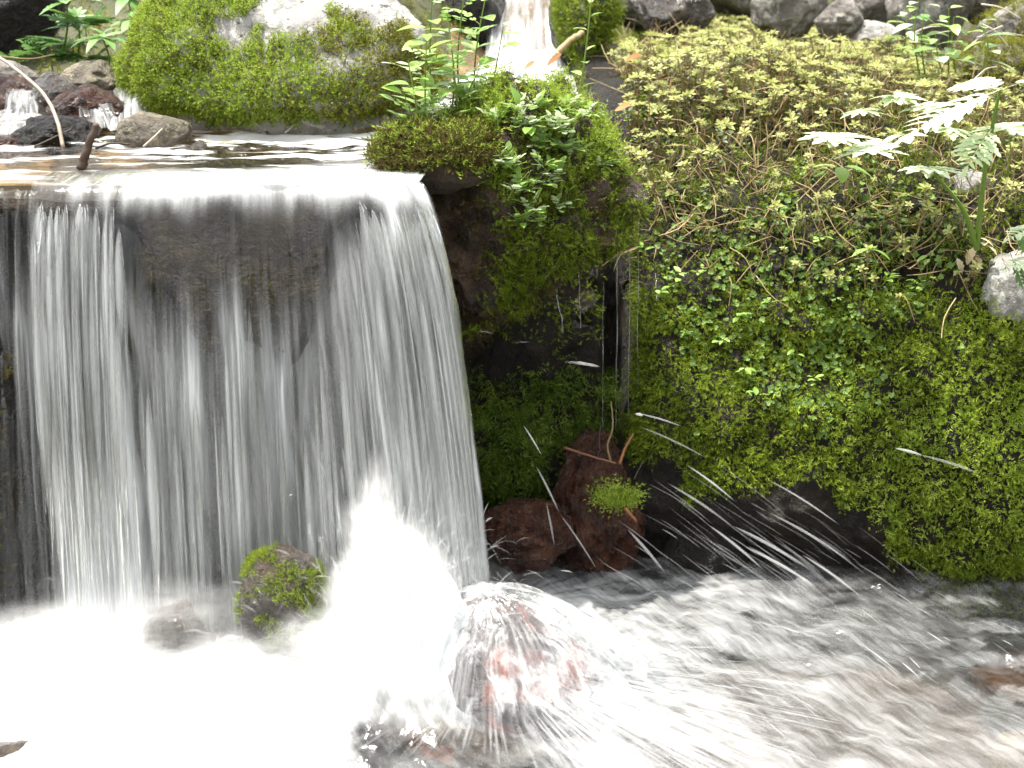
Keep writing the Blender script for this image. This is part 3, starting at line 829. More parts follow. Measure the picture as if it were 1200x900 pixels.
# creeping round leaves on the middle of the face
def d_creep(P, N):
    x, y, w, w2 = zone(P)
    ok = onbank(P, N) & ~creek(P) & (x > 765)
    c1 = .8 * np.exp(-((y - 385 - 60 * w) / 65) ** 2) * sstep(765, 800, x) * (1 - sstep(1000, 1090, x))
    c2 = .55 * np.exp(-((y - 300) / 90) ** 2) * sstep(765, 800, x) * (1 - sstep(1080, 1160, x))
    return np.where(ok, np.clip((c1 + c2) * (.12 + 1.3 * sstep(-.15, .3, w2 + .5 * w)), 0, 1), 0)
P, N = sample(BANKV, BANKF, 11500, d_creep, (740, 100, 1200, 640), 3.2)
mb = MB(); W = N * 1.0 + .7 * np.array((0, -.3, 1.)) + RNG.normal(size=N.shape) * .35
scatter(mb, CREEP, P + N * .006, W, .0044 * (1 + .45 * RNG.uniform(-1, 1, len(P))))
tag(link('creeping_plants', mb.data('creeping_plants', [M['round']], smooth=False)), 'small round leaved creepers spread over the middle of the mossy bank', 'ground cover', kind='stuff')

# stonecrop over the crown of the bank
def d_lit(P, N):
    x, y, w, w2 = zone(P)
    return np.where(onbank(P, N) & ~creek(P) & (x > 715) & (y > 50), .75 * (1 - sstep(230, 360, y + 40 * w)), 0)
def d_sed(P, N):
    x, y, w, w2 = zone(P)
    ok = onbank(P, N) & ~creek(P) & (x > 712)
    top = np.interp(x, [712, 800, 860, 1000, 1060, 1130, 1200, 1330], [75, 62, 36, 52, 78, 110, 130, 130])
    lim = np.interp(x, [712, 740, 800, 900, 1000, 1100, 1200, 1330], [250, 270, 290, 330, 320, 330, 300, 300])
    thin_ = 1 - .72 * sstep(90, 210, y + 40 * w2)
    return np.where(ok & (y > top + 8 * w2), thin_ * (1 - sstep(lim - 60, lim + 60, y + 50 * w)), 0)
P, N = sample(BANKV, BANKF, 6300, d_sed, (700, -40, 1330, 480), 3.2)
W = N * .45 + np.array((0, -.12, 1.)) + RNG.normal(size=N.shape) * .28
S = .034 * (1 + .5 * RNG.uniform(-1, 1, len(P)))
x, y = proj(P)
S = np.where(y > 200, S * .8, S)
# the sprigs that stand out in the photo are things of their own; the rest is a carpet
big = (x > 725) & (x < 1195) & (y > 60) & (y < 330)
idx = np.where(big)[0]
dist = np.linalg.norm(P[idx] - np.array((0, 0, H)), axis=1)
own = idx[np.argsort(dist / (1 + .0 * dist))][:900]
own = RNG.choice(own, 200, replace=False)
rest = np.setdiff1d(np.arange(len(P)), own)
mb = MB(); scatter(mb, SEDUM, P[rest], W[rest], S[rest])
tag(link('stonecrop_carpet', mb.data('stonecrop_carpet', [M['sed_tip'], M['sed_leaf'], M['sed_stem']], smooth=False)), 'dense carpet of yellow green stonecrop over the crown of the right bank', 'ground cover', kind='stuff')
Pl, Nl = sample(BANKV, BANKF, 9000, d_lit, (700, -40, 1330, 480), 3.2)
STRAW = []
for i in range(5):
    rr_ = random.Random(950 + i)
    v_, f_ = tube(bez([(0, 0, 0), (.2 * rr_.uniform(-1, 1), .1, .5), (.35 * rr_.uniform(-1, 1), 0, 1)], 2), .016, .01, 3)
    STRAW.append((v_, tri(f_), np.zeros(len(tri(f_)), int)))
mb = MB(); scatter(mb, STRAW, Pl + Nl * RNG.uniform(0, .02, (len(Pl), 1)), Nl * .5 + RNG.normal(size=Nl.shape) * .8, .045 * (1 + .5 * RNG.uniform(-1, 1, len(Pl))))
tag(link('straw_litter', mb.data('straw_litter', [M['dry']], smooth=False)), 'tangle of dead brown straw among the stonecrop', 'litter', kind='stuff')
sed_me = []
for i, t in enumerate(SEDUM):
    sed_me.append(mesh_data('stonecrop_sprig', t[0], [t[1]], [M['sed_tip'], M['sed_leaf'], M['sed_stem']], {'rnd': np.full(len(t[0]), .35 + .08 * i)}, t[2], False))
for j, i in enumerate(own):
    o = link('stonecrop_sprig', sed_me[j % len(sed_me)])
    q = Vector(W[i]).to_track_quat('Z', 'Y')
    o.rotation_mode = 'QUATERNION'
    o.rotation_quaternion = q @ Matrix.Rotation(random.uniform(0, 6.28), 3, 'Z').to_quaternion()
    o.location = Vector(P[i]) + Vector(N[i]) * .004
    s_ = S[i] * 1.3
    o.scale = (s_, s_, s_)
    tag(o, 'star shaped yellow green stonecrop sprig on the face of the right bank', 'plant', 'stonecrop sprigs on the right bank')

# ferny moss behind the pools at the top left
TVV = np.stack([TX, TY, tz], -1).reshape(-1, 3); TFF = gridF(len(gx), len(gy))
def d_back(P, N):
    x, y = proj(P)
    return (x > -60) & (x < 1260) & (y > -70) & (y < 110) & (P[:, 1] > 2.2) & (P[:, 1] < 4.2) & (np.abs(P[:, 0] - .02 - .06 * (P[:, 1] - 2.2)) > .15)
ii = np.where((TVV[TFF][:, :, 1].mean(1) > 2.1) & (TVV[TFF][:, :, 1].mean(1) < 4.3) & (np.abs(TVV[TFF][:, :, 0].mean(1)) < 1.7))[0]
P, N = sample(TVV, TFF[ii], 9000, d_back, (-60, -80, 1260, 120), 4.2)
N[N[:, 2] < 0] *= -1
mb = MB(); scatter(mb, MOSS, P, N + RNG.normal(size=N.shape) * .5, .020 * (1 + .4 * RNG.uniform(-1, 1, len(P))))
tag(link('moss_carpet', mb.data('moss_carpet', [M['moss_olive']], smooth=False)), 'olive moss on the ground behind the upper stream', 'moss', kind='stuff')

# ------------------------------------------------------------------ water
def grid_mesh(name, X, Y, Z, mat, foam, kind='structure', parent=None):
    V = np.stack([X, Y, Z], -1).reshape(-1, 3)
    o = link(name, mesh_data(name, V, [gridF(*X.shape)], mat, {'foam': np.clip(foam, 0, 1).ravel()}), parent)
    if kind: o['kind'] = kind
    return o

# upper pool
ux = np.concatenate([np.linspace(-3, -.9, 20)[:-1], np.linspace(-.9, .02, 300), np.linspace(.02, .19, 20)[1:]])
uy = np.concatenate([np.linspace(1.652, 2.1, 190), np.linspace(2.1, 3.0, 50)[1:]])
UX, UY = np.meshgrid(ux, uy, indexing='ij')
rip = n2(UX * 9 + 4, UY * 26, 1, 3) * .0055 + n2(UX * 34, UY * 70, 4, 2) * .0020
far = sstep(1.75, 1.95, UY)
UZ = ZL + rip * (.35 + .65 * far) - .0015
xlim = np.interp(UY, [1.65, 1.78, 1.95, 2.05, 3], [-.113, -.10, .0, .11, .11])
UX2 = np.minimum(UX, xlim)
pxu, pyu = proj(np.stack([UX2, UY, UZ], -1))
lip_glare = (1 - sstep(1.66, 1.75 + .10 * sstep(250, 420, pxu) + .05 * n2(UX * 5, UY * 8, 2, 2), UY)) * (.15 + .85 * sstep(100, 200, pxu))
ripple_glare = n2(UX * 7, UY * 30, 12, 4)
glare_foam = .9 * lip_glare + .85 * sstep(.12, .38, ripple_glare + .35 * sstep(1.8, 1.95, UY) * sstep(130, 300, pxu) - .06 + .14 * far) * (.45 + .55 * sstep(60, 250, pxu))  # sky reflections painted as white: band near the lip, patches on ripples
glare_foam = glare_foam + .8 * sstep(2.45, 2.7, UY) * (1 - sstep(.05, .10, UX2))
grid_mesh('upper_pool', UX2, UY, UZ, M['pool'], glare_foam)

# the falling sheet, two layers of it
def streaks(u, t, seed):
    return (n2(u * 15 + .25 * np.sin(t * 3 + seed), t * 1.0, seed, 3) * .9 + n2(u * 36, t * 1.7, seed + 9, 3) * .62 + n2(u * 110, t * 4.0, seed + 5, 2) * .16)

def fall_sheet(nu, nt, seed, back, dens):
    u = np.linspace(0, 1, nu); tau = np.concatenate([[-.12, -.08, -.045, -.02], np.linspace(0, 1, nt) ** .75 * .348])
    U, T = np.meshgrid(u, tau, indexing='ij')
    P = traj(U, np.maximum(T, 0))
    P[..., 1] = np.where(T < 0, P[..., 1] - T * .55, P[..., 1]) + back
    P[..., 2] += np.where(T < 0, .0025, .0025)
    fal = np.clip((ZL - P[..., 2]) / ZL, 0, 1)
    Uw = U + (.034 * n2(U * 6, fal * 2.0, seed + 60, 2) + .010 * n2(U * 25, fal * 4, seed + 61, 2)) * sstep(.1, .5, fal)
    s = streaks(Uw, fal, seed)
    # relief of the strands
    amp = .002 + .010 * sstep(.02, .5, fal)
    P[..., 1] -= amp * (n2(U * 22, fal * 1.2, seed + 3, 3) + .4 * n2(U * 90, fal * 1.6, seed + 4, 2))
    P[..., 0] += .004 * sstep(.1, .8, fal) * n2(U * 18, fal * 2.0, seed + 6, 2)
    px = 28 + U * 472
    env = np.interp(px, [28, 45, 60, 120, 145, 165, 180, 205, 240, 300, 335, 350, 395, 410, 440, 470, 500],
                        [.05, .55, .76, .80, .56, .24, .46, .42, .28, .48, .44, .24, .32, .52, .76, .95, .72])
    # thin clear glide over the brow
    bt = np.interp(px, [28, 110, 150, 200, 260, 320, 380, 420, 500], [.06, .06, .23, .24, .20, .25, .13, .05, .02]) + .03 * np.sin(px * .11) + .02 * np.sin(px * .29)
    onbrow = sstep(0, 1, (fal - bt * .75) / (.10 + .4 * bt))
    env2 = env * (.035 + .965 * onbrow)
    lip = np.exp(-(np.maximum(fal - .002, 0) / (.020 + .022 * np.clip(.5 + n2(U * 9, 0 * U, 77, 3), 0, 1.3))) ** 2) * .92 * (.75 + .35 * s) * sstep(60, 200, px + 90 * n2(U * 20, fal, 2, 2))  # sun and sky reflection painted as a white band on the lip
    white = sstep(.0, .7, s) * np.interp(px, [28, 60, 125, 150, 390, 430, 500], [.3, 1., .95, .22, .3, .8, .95]) * (.12 + .88 * onbrow)
    foam = 1.25 * env2 * (.62 + .72 * s) + .55 * white + lip
    base = sstep(.80, 1.0, fal)
    foam = foam + .35 * base * (.5 + .5 * s)
    foam = np.clip(foam, 0, .97) * dens
    foam = np.where(T < -.03, foam * np.clip((T + .12) / .09, 0, 1), foam)
    edge = np.minimum(sstep(0, .02, U + .01 * s), sstep(0, .012, 1 - U + .008 * s))
    return P, foam * edge

wf = empty('waterfall', at(290, 760, 1.55)); wf['kind'] = 'structure'
WL = np.array(wf.location)
P, fo = fall_sheet(620, 110, 3, 0.0, 1.0)
grid_mesh('water_sheet', *np.moveaxis(P - WL, -1, 0), M['fall'], fo, None, wf)
P, fo = fall_sheet(380, 80, 41, .028, .75)
P[..., 2] -= .004
P[:, :4, 2] -= .004
grid_mesh('water_sheet', *np.moveaxis(P - WL, -1, 0), M['fall'], fo, None, wf)

def ribbon_arrays(C, W, side, foam):
    """C (n,k,3) centre lines, W (n,k) half widths, side (n,k,3), foam (n,k) -> lens shaped threads of water"""
    n, k, _ = C.shape
    T = np.gradient(C, axis=1); T /= np.linalg.norm(T, axis=2)[..., None] + 1e-12
    S = side - (side * T).sum(-1)[..., None] * T; S /= np.linalg.norm(S, axis=2)[..., None] + 1e-12
    B = np.cross(T, S)
    prof = [(1, -.15), (0, .45), (-1, -.15)]
    q = len(prof)
    V = np.stack([C + W[..., None] * (a * S + b * B) for a, b in prof], 2)
    fm = np.stack([foam * (.55 if b < 0 else 1.0) for a, b in prof], 2)
    base = np.arange(n * (k - 1))
    o = (base // (k - 1)) * k * q + (base % (k - 1)) * q
    Fq = np.concatenate([np.stack([o + j, o + (j + 1) % q, o + q + (j + 1) % q, o + q + j], -1) for j in range(q)])
    return V.reshape(-1, 3), Fq, fm.reshape(-1)

def threads(name, C, W, side, foam, mat, parent=None, kind='stuff', off=None, label=None, cat=None):
    V, Fq, fm = ribbon_arrays(C, W, side, foam)
    if off is not None: V = V - off
    o = link(name, mesh_data(name, V, [Fq], mat, {'foam': np.clip(fm, 0, 1)}), parent)
    tag(o, label, cat, None, kind)
    return o

# bright strands down the front of the sheet
n = 300; k = 14
u = np.concatenate([RNG.beta(1.2, 3.5, 110) * .32 + .03, RNG.random(70), 1 - RNG.beta(1.2, 2.4, 120) * .34])
t0 = np.where((u > .25) & (u < .78), RNG.uniform(.16, .24, n), RNG.uniform(.05, .16, n)); t1 = np.minimum(t0 + RNG.uniform(.05, .22, n), .345)
tt = t0[:, None] + (t1 - t0)[:, None] * np.linspace(0, 1, k)[None]
C = traj(np.broadcast_to(u[:, None], tt.shape), tt, 0.02)
C[..., 1] -= RNG.uniform(.0, .012, n)[:, None]
prof = np.sin(np.linspace(0, math.pi, k)) ** .8
Wd = RNG.uniform(.0010, .0065, n)[:, None] * prof[None]
side = np.broadcast_to(np.array((1., 0, 0)), C.shape)
threads('water_strands', C, Wd, side, RNG.uniform(.08, .42, n)[:, None] * prof[None], M['fall'], wf, off=WL)

def veil(name, top, bot, env, nu=80, nv=50, seed=1, bulge=.03, mat='fall', parent=None, freq=1.0, kind='structure', sag=1.6):
    def line(L, t):
        Q = np.array([tuple(at(*p)) for p in L]); q = np.linspace(0, 1, len(L))
        return np.stack([np.interp(t, q, Q[:, i]) for i in range(3)], -1)
    u, v = np.meshgrid(np.linspace(0, 1, nu), np.linspace(0, 1, nv), indexing='ij')
    A, B = line(top, u.ravel()).reshape(nu, nv, 3), line(bot, u.ravel()).reshape(nu, nv, 3)
    P = A * (1 - v[..., None]) + B * v[..., None]
    P[..., 2] = A[..., 2] + (B[..., 2] - A[..., 2]) * v ** sag
    P[..., 1] -= bulge * (n2(u * 6 * freq, v * 1.5, seed, 3) * .5)
    s = n2(u * 9 * freq, v * 1.2, seed, 3) + .7 * n2(u * 30 * freq, v * 2, seed + 4, 3)
    foam = np.clip(env(u, v) * (.75 + .9 * s), 0, 1) * sstep(0, .06, u + .04 * s) * sstep(0, .06, 1 - u + .04 * s)
    return grid_mesh(name, P[..., 0], P[..., 1], P[..., 2], M[mat], foam, kind, parent)

# side films on the left rock and the small cascades upstream
veil('side_water', [(-40, 232, 1.66), (0, 222, 1.65), (45, 224, 1.64)], [(-30, 700, 1.52), (20, 720, 1.50), (62, 745, 1.50)],
     lambda u, v: .04 + .16 * sstep(.6, .85, u) * sstep(.2, .5, v) + .14 * np.exp(-((v - .5) / .15) ** 2), 70, 90, 5, .03)
veil('cascade', [(578, -30, 3.02), (612, -34, 3.04), (650, -30, 3.02)], [(566, 80, 2.68), (615, 84, 2.66), (668, 78, 2.68)],
     lambda u, v: .52 + .30 * np.sin(v * 8 + u * 3) + .2 * sstep(.6, 1, v), 140, 80, 7, .11, sag=1.1)
veil('cascade', [(134, 103, 2.12), (168, 101, 2.10)], [(128, 152, 1.98), (170, 152, 1.98)], lambda u, v: .28 + .25 * v, 60, 30, 9, .03, freq=.8)
veil('cascade', [(8, 104, 2.10), (44, 106, 2.08)], [(4, 140, 2.00), (46, 140, 2.00)], lambda u, v: .20 + .25 * v, 50, 30, 11, .03, freq=.8)
veil('cascade', [(-5, 128, 2.04), (45, 134, 2.03)], [(-20, 160, 1.93), (40, 165, 1.93)], lambda u, v: .34 + 0 * v, 50, 30, 13, .04, freq=.9)
veil('cascade', [(90, 105, 2.06), (125, 108, 2.05)], [(95, 150, 1.955), (138, 152, 1.955)], lambda u, v: .08 + .42 * np.exp(-((u - .6) / .2) ** 2), 50, 30, 14, .03, freq=.8)
# drips in the gully
dr = [((724, 250), (722, 500)), ((737, 290), (738, 520)), ((748, 255), (747, 480)), ((678, 318), (680, 385)), ((652, 335), (660, 390)), ((707, 330), (706, 500)), ((539, 380), (541, 440)), ((768, 320), (770, 350))]
C = []
for (a, b) in dr:
    yy = 1.86 if a[0] > 690 else 1.80
    A, B = np.array(at(*a, yy + .04)), np.array(at(*b, yy + .0))
    t = np.linspace(0, 1, 12)[:, None]
    C.append(A * (1 - t) + B * t + np.stack([n2(t[:, 0] * 2, a[0], 1) * .002, 0 * t[:, 0], 0 * t[:, 0]], -1))
C = np.array(C); n, k = C.shape[:2]
threads('dripping_water', C, np.full((n, k), .0009) * RNG.uniform(.5, 1.4, (n, 1)), np.broadcast_to(np.array((1., 0, 0)), C.shape), np.clip(.12 + .5 * n2(np.arange(n)[:, None] * 3.1, np.arange(k)[None] * .9, 2), .02, .6), M['skin'],
        label='thin threads of water dripping down the dark gully', cat='water')

# lower pool: one surface with heaps of white water
fx = np.concatenate([-np.geomspace(.77, 30, 18)[::-1], np.linspace(-.75, .85, 370), np.geomspace(.87, 30, 18)])
fy = np.concatenate([-np.geomspace(.02, 20, 14)[::-1], np.linspace(.02, .95, 60)[:-1], np.linspace(.95, 1.92, 210)])
QX, QY = np.meshgrid(fx, fy, indexing='ij')
c0 = at_z(575, 720, 0.0)
ax, ay = QX - c0.x, QY - (c0.y + .03)
rr = np.hypot(ax, ay); th = np.arctan2(ax, -ay)
heaps = [(445, 655, 1.48, .026, .026), (465, 660, 1.475, .032, .028), (495, 668, 1.475, .034, .03), (528, 678, 1.465, .028, .028), (432, 672, 1.455, .034, .032), (400, 725, 1.44, .040, .036), (470, 700, 1.44, .05, .04),
         (120, 748, 1.50, .09, .035), (30, 758, 1.48, .05, .04), (230, 752, 1.505, .06, .03), (320, 765, 1.45, .06, .03), (170, 772, 1.44, .10, .04)]
hp = 0.0
for (a, b, yy, sx, sy) in heaps:
    p = at(a, b, yy)
    e = ((QX - p.x) / sx) ** 2 * .5 + ((QY - yy) / sy) ** 2 * .5
    hp = hp + (max(p.z, .01) * np.exp(-e ** .85)) ** 4
hp = hp ** .25
lum = np.abs(n2(QX * 16, QY * 16, 1, 4))
wav = n2(QX * 7, QY * 9, 1, 4) * .010 + n2(QX * 24, QY * 30, 4, 3) * .003
diag = n2((QX * .8 - QY * .6) * 14, (QX * .6 + QY * .8) * 4.5, 14, 3) * .006
inner = np.exp(-((QX) / 1.4) ** 2) * sstep(-.2, .5, QY)
QZ = (wav + diag) * inner + hp * (1 + .22 * (lum - .2)) + .006 * lum * np.exp(-((QX + .3) / .3) ** 2)
ppx, ppy = proj(np.stack([QX, QY, QZ * 0 + .0], -1))
hx, hy = proj(np.stack([QX, QY, QZ], -1))
polar = n2(th * 7, rr * 5, 3, 3) * .8 + n2(th * 22, rr * 7, 5, 3) * .55 + n2(th * 55, rr * 12, 8, 2) * .25
foamN = n2(QX * 20, QY * 26, 6, 4)
Lx = sstep(0, 1, (455 + 30 * foamN - ppx) / 90) * sstep(690, 775, ppy)
# pixel-free description of where the white water is: big pan left, swath running right of the dome, thinning downstream
p1, p2, p3 = at_z(600, 672, 0), at_z(735, 760, 0), at_z(740, 900, 0)
def dseg(a, b):
    d = np.array((b.x - a.x, b.y - a.y)); L = d @ d
    t = np.clip(((QX - a.x) * d[0] + (QY - a.y) * d[1]) / L, 0, 1)
    return np.hypot(QX - a.x - t * d[0], QY - a.y - t * d[1])
swath = np.exp(-(np.minimum(dseg(p1, p2), dseg(p2, p3)) / .06) ** 2)
thin = np.interp(hx, [560, 700, 850, 1000, 1080, 1160], [.56, .46, .34, .22, .10, .04]) + .20 * sstep(800, 890, hy) * sstep(950, 1100, hx)
dark = np.exp(-(((hx - 520) / 190) ** 2) ** 2) * sstep(832, 860, hy) * (1 - sstep(600, 700, hx))
Bf = .86 * np.maximum(thin * sstep(640, 700, hy + 20 * foamN) + .04, .80 * swath)
Bf = Bf * (1 - .8 * dark)
fl = Bf * (.80 + .55 * polar * (1 - .6 * dark) + .28 * foamN + .30 * n2((QX * .75 - QY * .66) * 16, (QX * .66 + QY * .75) * 60, 9, 3) + .9 * dark * foamN)
fl = np.maximum(fl, np.maximum(Lx * (.93 + .15 * foamN), sstep(.02, .05, hp) * .97))
brownedge = np.exp(-(((hx - 20) / 60) ** 2 + ((hy - 885) / 14) ** 2))
fl = fl * (1 - .55 * brownedge)
fl = np.maximum(fl, .16 * sstep(-.1, .3, foamN) * (hx > 1050))
fl = np.where(QY < .9, .3 + .4 * foamN, fl)
grid_mesh('lower_pool', QX, QY, QZ, M['low'], np.clip(fl, 0, .97))

# skin of water spreading over the domed boulder
ua, ur = np.meshgrid(np.linspace(-math.pi, math.pi, 520), np.linspace(0, 1, 90), indexing='ij')
ap = at(572, 684, 1.485)
rx_ = .155 + .05 * np.clip(np.sin(ua), 0, 1) * sstep(-.5, .6, np.cos(ua) + .6); ry_ = .140
dz = ap.z * (1 - ur ** 1.9) - .006 + .004 * n2(ua * 5, ur * 3, 2, 3) * ur
DX = ap.x + rx_ * ur * np.sin(ua) + .012 * ur; DY = ap.y - ry_ * ur * np.cos(ua)
DZ = dz + .004 * ur * n2(ua * 8, ur * 2.0, 3, 3) + .012 * ur * n2(np.cos(ua) * 2, np.sin(ua) * 2, 3, 2)
bu, br = np.meshgrid(np.linspace(-math.pi, math.pi, 121), np.linspace(0, 1.05, 34), indexing='ij')
bp_ = np.stack([ap.x + .93 * .155 * br * np.sin(bu), ap.y - .93 * .140 * br * np.cos(bu), ap.z * (1 - br ** 1.9) - .016], -1)
bp_[..., 2] -= np.abs(n2(bp_[..., 0] * 22, bp_[..., 1] * 22, 4, 4)) * .014
bb = np.array((ap.x, ap.y, 0))
o = link('boulder', mesh_data('boulder', bp_.reshape(-1, 3) - bb, [gridF(121, 34)], M['dome'])); o.location = bb
tag(o, 'red and grey rounded boulder under the spreading water at the foot of the fall', 'boulder')
uw = ua + .25 * n2(ua * 3, ur * 4, 81, 3)
rs = .9 * n2(uw * 6 + .5 * ur, ur * 2.2, 31, 3) + .55 * n2(uw * 21, ur * 3.5, 33, 3) + .3 * n2(uw * 60, ur * 6, 35, 2)
dxp, dyp = proj(np.stack([DX, DY, DZ], -1))
bare = np.exp(-(((dxp - 492) / 38) ** 2 + ((dyp - 785) / 52) ** 2)) + .75 * np.exp(-(((dxp - 606) / 42) ** 2 + ((dyp - 765) / 44) ** 2)) + .6 * np.exp(-(((dxp - 555) / 60) ** 2 + ((dyp - 720) / 26) ** 2))
rs = rs * sstep(.0, .4, ur) + .75 * n2(ur * np.sin(ua) * 4, ur * np.cos(ua) * 5, 91, 4)
fd = np.clip(.31 + .46 * rs - .36 * np.clip(bare, 0, 1) + .06 * sstep(590, 690, dxp) + .3 * (1 - sstep(.0, .25, ur)), 0.02, .92)
fd = fd * (1 - sstep(.72 + .2 * rs, 1.0, ur))
grid_mesh('spreading_water', DX, DY, DZ, M['skin'], fd)

# spray: threads thrown out where the fall lands, and along the streak of drops on the right
def throw(n, org, sig, vel, vs, T, w, fo, k=6):
    p0 = np.array(org)[None] + RNG.normal(size=(n, 3)) * np.array(sig)
    v = np.array(vel)[None] + RNG.normal(size=(n, 3)) * np.array(vs)
    tb = RNG.uniform(0, T[0], n); te = tb + RNG.uniform(.25, 1.0, n) * T[1]
    t = tb[:, None] + (te - tb)[:, None] * np.linspace(0, 1, k)[None]
    C = p0[:, None] + v[:, None] * t[..., None]; C[..., 2] -= 4.9 * t ** 2
    pr = np.sin(np.linspace(0, math.pi, k)) ** .7
    Wd = RNG.uniform(*w, n)[:, None] * pr[None]
    f = RNG.uniform(*fo, n)[:, None] * pr[None]
    f = f * (C[..., 2] > -.02)
    side = np.cross(np.broadcast_to(RNG.normal(size=(n, 1, 3)), C.shape), v[:, None] + 0 * C)
    return C, Wd, side, f
parts = []
pl = at(455, 735, 1.455)
parts.append(throw(2200, (pl.x, pl.y, .02), (.03, .02, .02), (-.02, -.05, 1.5), (.16, .12, .42), (.16, .07), (.0004, .0017), (.05, .22)))
parts.append(throw(1500, (pl.x + .04, pl.y, .05), (.03, .02, .03), (.12, -.05, 1.15), (.22, .12, .38), (.15, .07), (.0004, .0017), (.05, .22)))
parts.append(throw(1300, (pl.x - .06, pl.y, .02), (.05, .03, .02), (-.25, -.12, .8), (.28, .15, .34), (.13, .06), (.0004, .0017), (.05, .2)))
for a in (90, 200, 280):
    q = at_z(a, 770, 0)
    parts.append(throw(700, (q.x, q.y + .02, .02), (.07, .02, .02), (0, -.18, .7), (.22, .12, .32), (.12, .06), (.0004, .0015), (.04, .18)))
q = at_z(340, 700, .06)
parts.append(throw(120, (q.x, q.y + .02, .06), (.04, .02, .03), (0.05, -.1, .6), (.35, .12, .3), (.10, .05), (.0006, .002), (.15, .5)))
fs = [np.concatenate(z) for z in zip(*parts)]
threads('splash', *fs, M['spray'], label='soft white splash thrown up where the fall lands', cat='splash')

# radial threads over the dome and out across the pool
n, k = 420, 12
ang = RNG.normal(.75, .75, n); r0 = RNG.uniform(.045, .16, n); r1 = r0 + RNG.uniform(.03, .11, n)
rr_ = r0[:, None] + (r1 - r0)[:, None] * np.linspace(0, 1, k)[None]
ex = rr_ / .155
zc = np.maximum(ap.z * (1 - np.clip(ex, 0, 1.2) ** 1.9), .012) + .001 + .004 * np.sin(np.linspace(0, math.pi, k))[None] * RNG.random(n)[:, None]
C = np.stack([ap.x + rr_ * 1.13 * np.sin(ang)[:, None], ap.y - rr_ * .87 * np.cos(ang)[:, None], zc], -1)
pr = np.sin(np.linspace(0, math.pi, k)) ** .8
threads('running_water', C, RNG.uniform(.0006, .0032, n)[:, None] * pr[None], np.cross(np.gradient(C, axis=1), np.array((0, 0, 1.))) + 1e-9, RNG.uniform(.03, .15, n)[:, None] * pr[None], M['spray'],
        label='thin bright threads of water running off the domed boulder', cat='water')

n, k = 420, 8
a0 = RNG.normal(.95, .28, n); q0 = RNG.uniform(.05, .34, n); L = RNG.uniform(.04, .14, n)
sx = ap.x + q0 * np.sin(a0); sy = ap.y + .01 - q0 * np.cos(a0)
t = np.linspace(0, 1, k)[None]
C = np.stack([sx[:, None] + L[:, None] * t * np.sin(a0 * .95)[:, None], sy[:, None] - L[:, None] * t * np.cos(a0 * .95)[:, None], .016 + .012 * RNG.random((n, 1)) + 0 * t], -1)
pr = np.sin(np.linspace(0, math.pi, k)) ** .8
threads('running_water', C, RNG.uniform(.0006, .0028, n)[:, None] * pr[None], np.cross(np.gradient(C, axis=1), np.array((0, 0, 1.))), RNG.uniform(.05, .26, n)[:, None] * pr[None], M['spray'],
        label='white threads of fast water streaming away from the domed boulder', cat='water')

# mist hanging where the water lands
def mist_mat(name, dens, nscale, seed):
    m, nt, out = newmat(name)
    co = nd(nt, "ShaderNodeTexCoord").outputs["Object"]
    ln = nd(nt, "ShaderNodeVectorMath", {0: co}, operation='LENGTH').outputs["Value"]
    mp = nd(nt, "ShaderNodeMapping", {"Vector": co, "Location": (seed, seed * 2, 0)})
    nz = tex(nt, nscale, 4, 0.6, mp.outputs[0], 0.5)
    f = nd(nt, "ShaderNodeMapRange", {"Value": ln, "From Min": 1.0, "From Max": 0.1, "To Min": 0.0, "To Max": 1.0}).outputs[0]
    f = mul(nt, mul(nt, f, 1.6, 'POWER'), nd(nt, "ShaderNodeMapRange", {"Value": nz, "From Min": 0.36, "From Max": 0.68}).outputs[0])
    v = nd(nt, "ShaderNodeVolumePrincipled", {"Color": (1, 1, 1, 1), "Density": mul(nt, f, dens), "Anisotropy": 0.1})
    lk(nt, v.outputs[0], out.inputs["Volume"])
    return m
def mist(c, rad, dens, nscale=3.0, seed=0, tilt=0.0):
    V, Fc = ICO[3]
    o = link('mist', mesh_data('mist', V, [Fc], mist_mat('mist', dens, nscale, seed)))
    o.location = c; o.scale = rad; o.rotation_euler = (0, tilt, 0)
    tag(o, kind='stuff')
    return o
mist(at(438, 622, 1.475), (.030, .03, .115), 110, 5.0, 1, .10)
mist(at(468, 652, 1.47), (.052, .05, .100), 120, 5.0, 4, -.75)
mist(at(428, 690, 1.44), (.055, .05, .095), 110, 4.5, 7, .45)
mist(at(380, 755, 1.42), (.080, .05, .045), 80, 4.5, 8, .3)
mist(at(110, 755, 1.46), (.18, .06, .07), 65, 4.5, 2)
mist(at(205, 715, 1.45), (.12, .04, .05), 26, 5.0, 3)
mist(at(20, 755, 1.46), (.11, .06, .05), 65, 4.5, 6)
mist(at(250, 778, 1.42), (.17, .05, .045), 75, 4.5, 5)

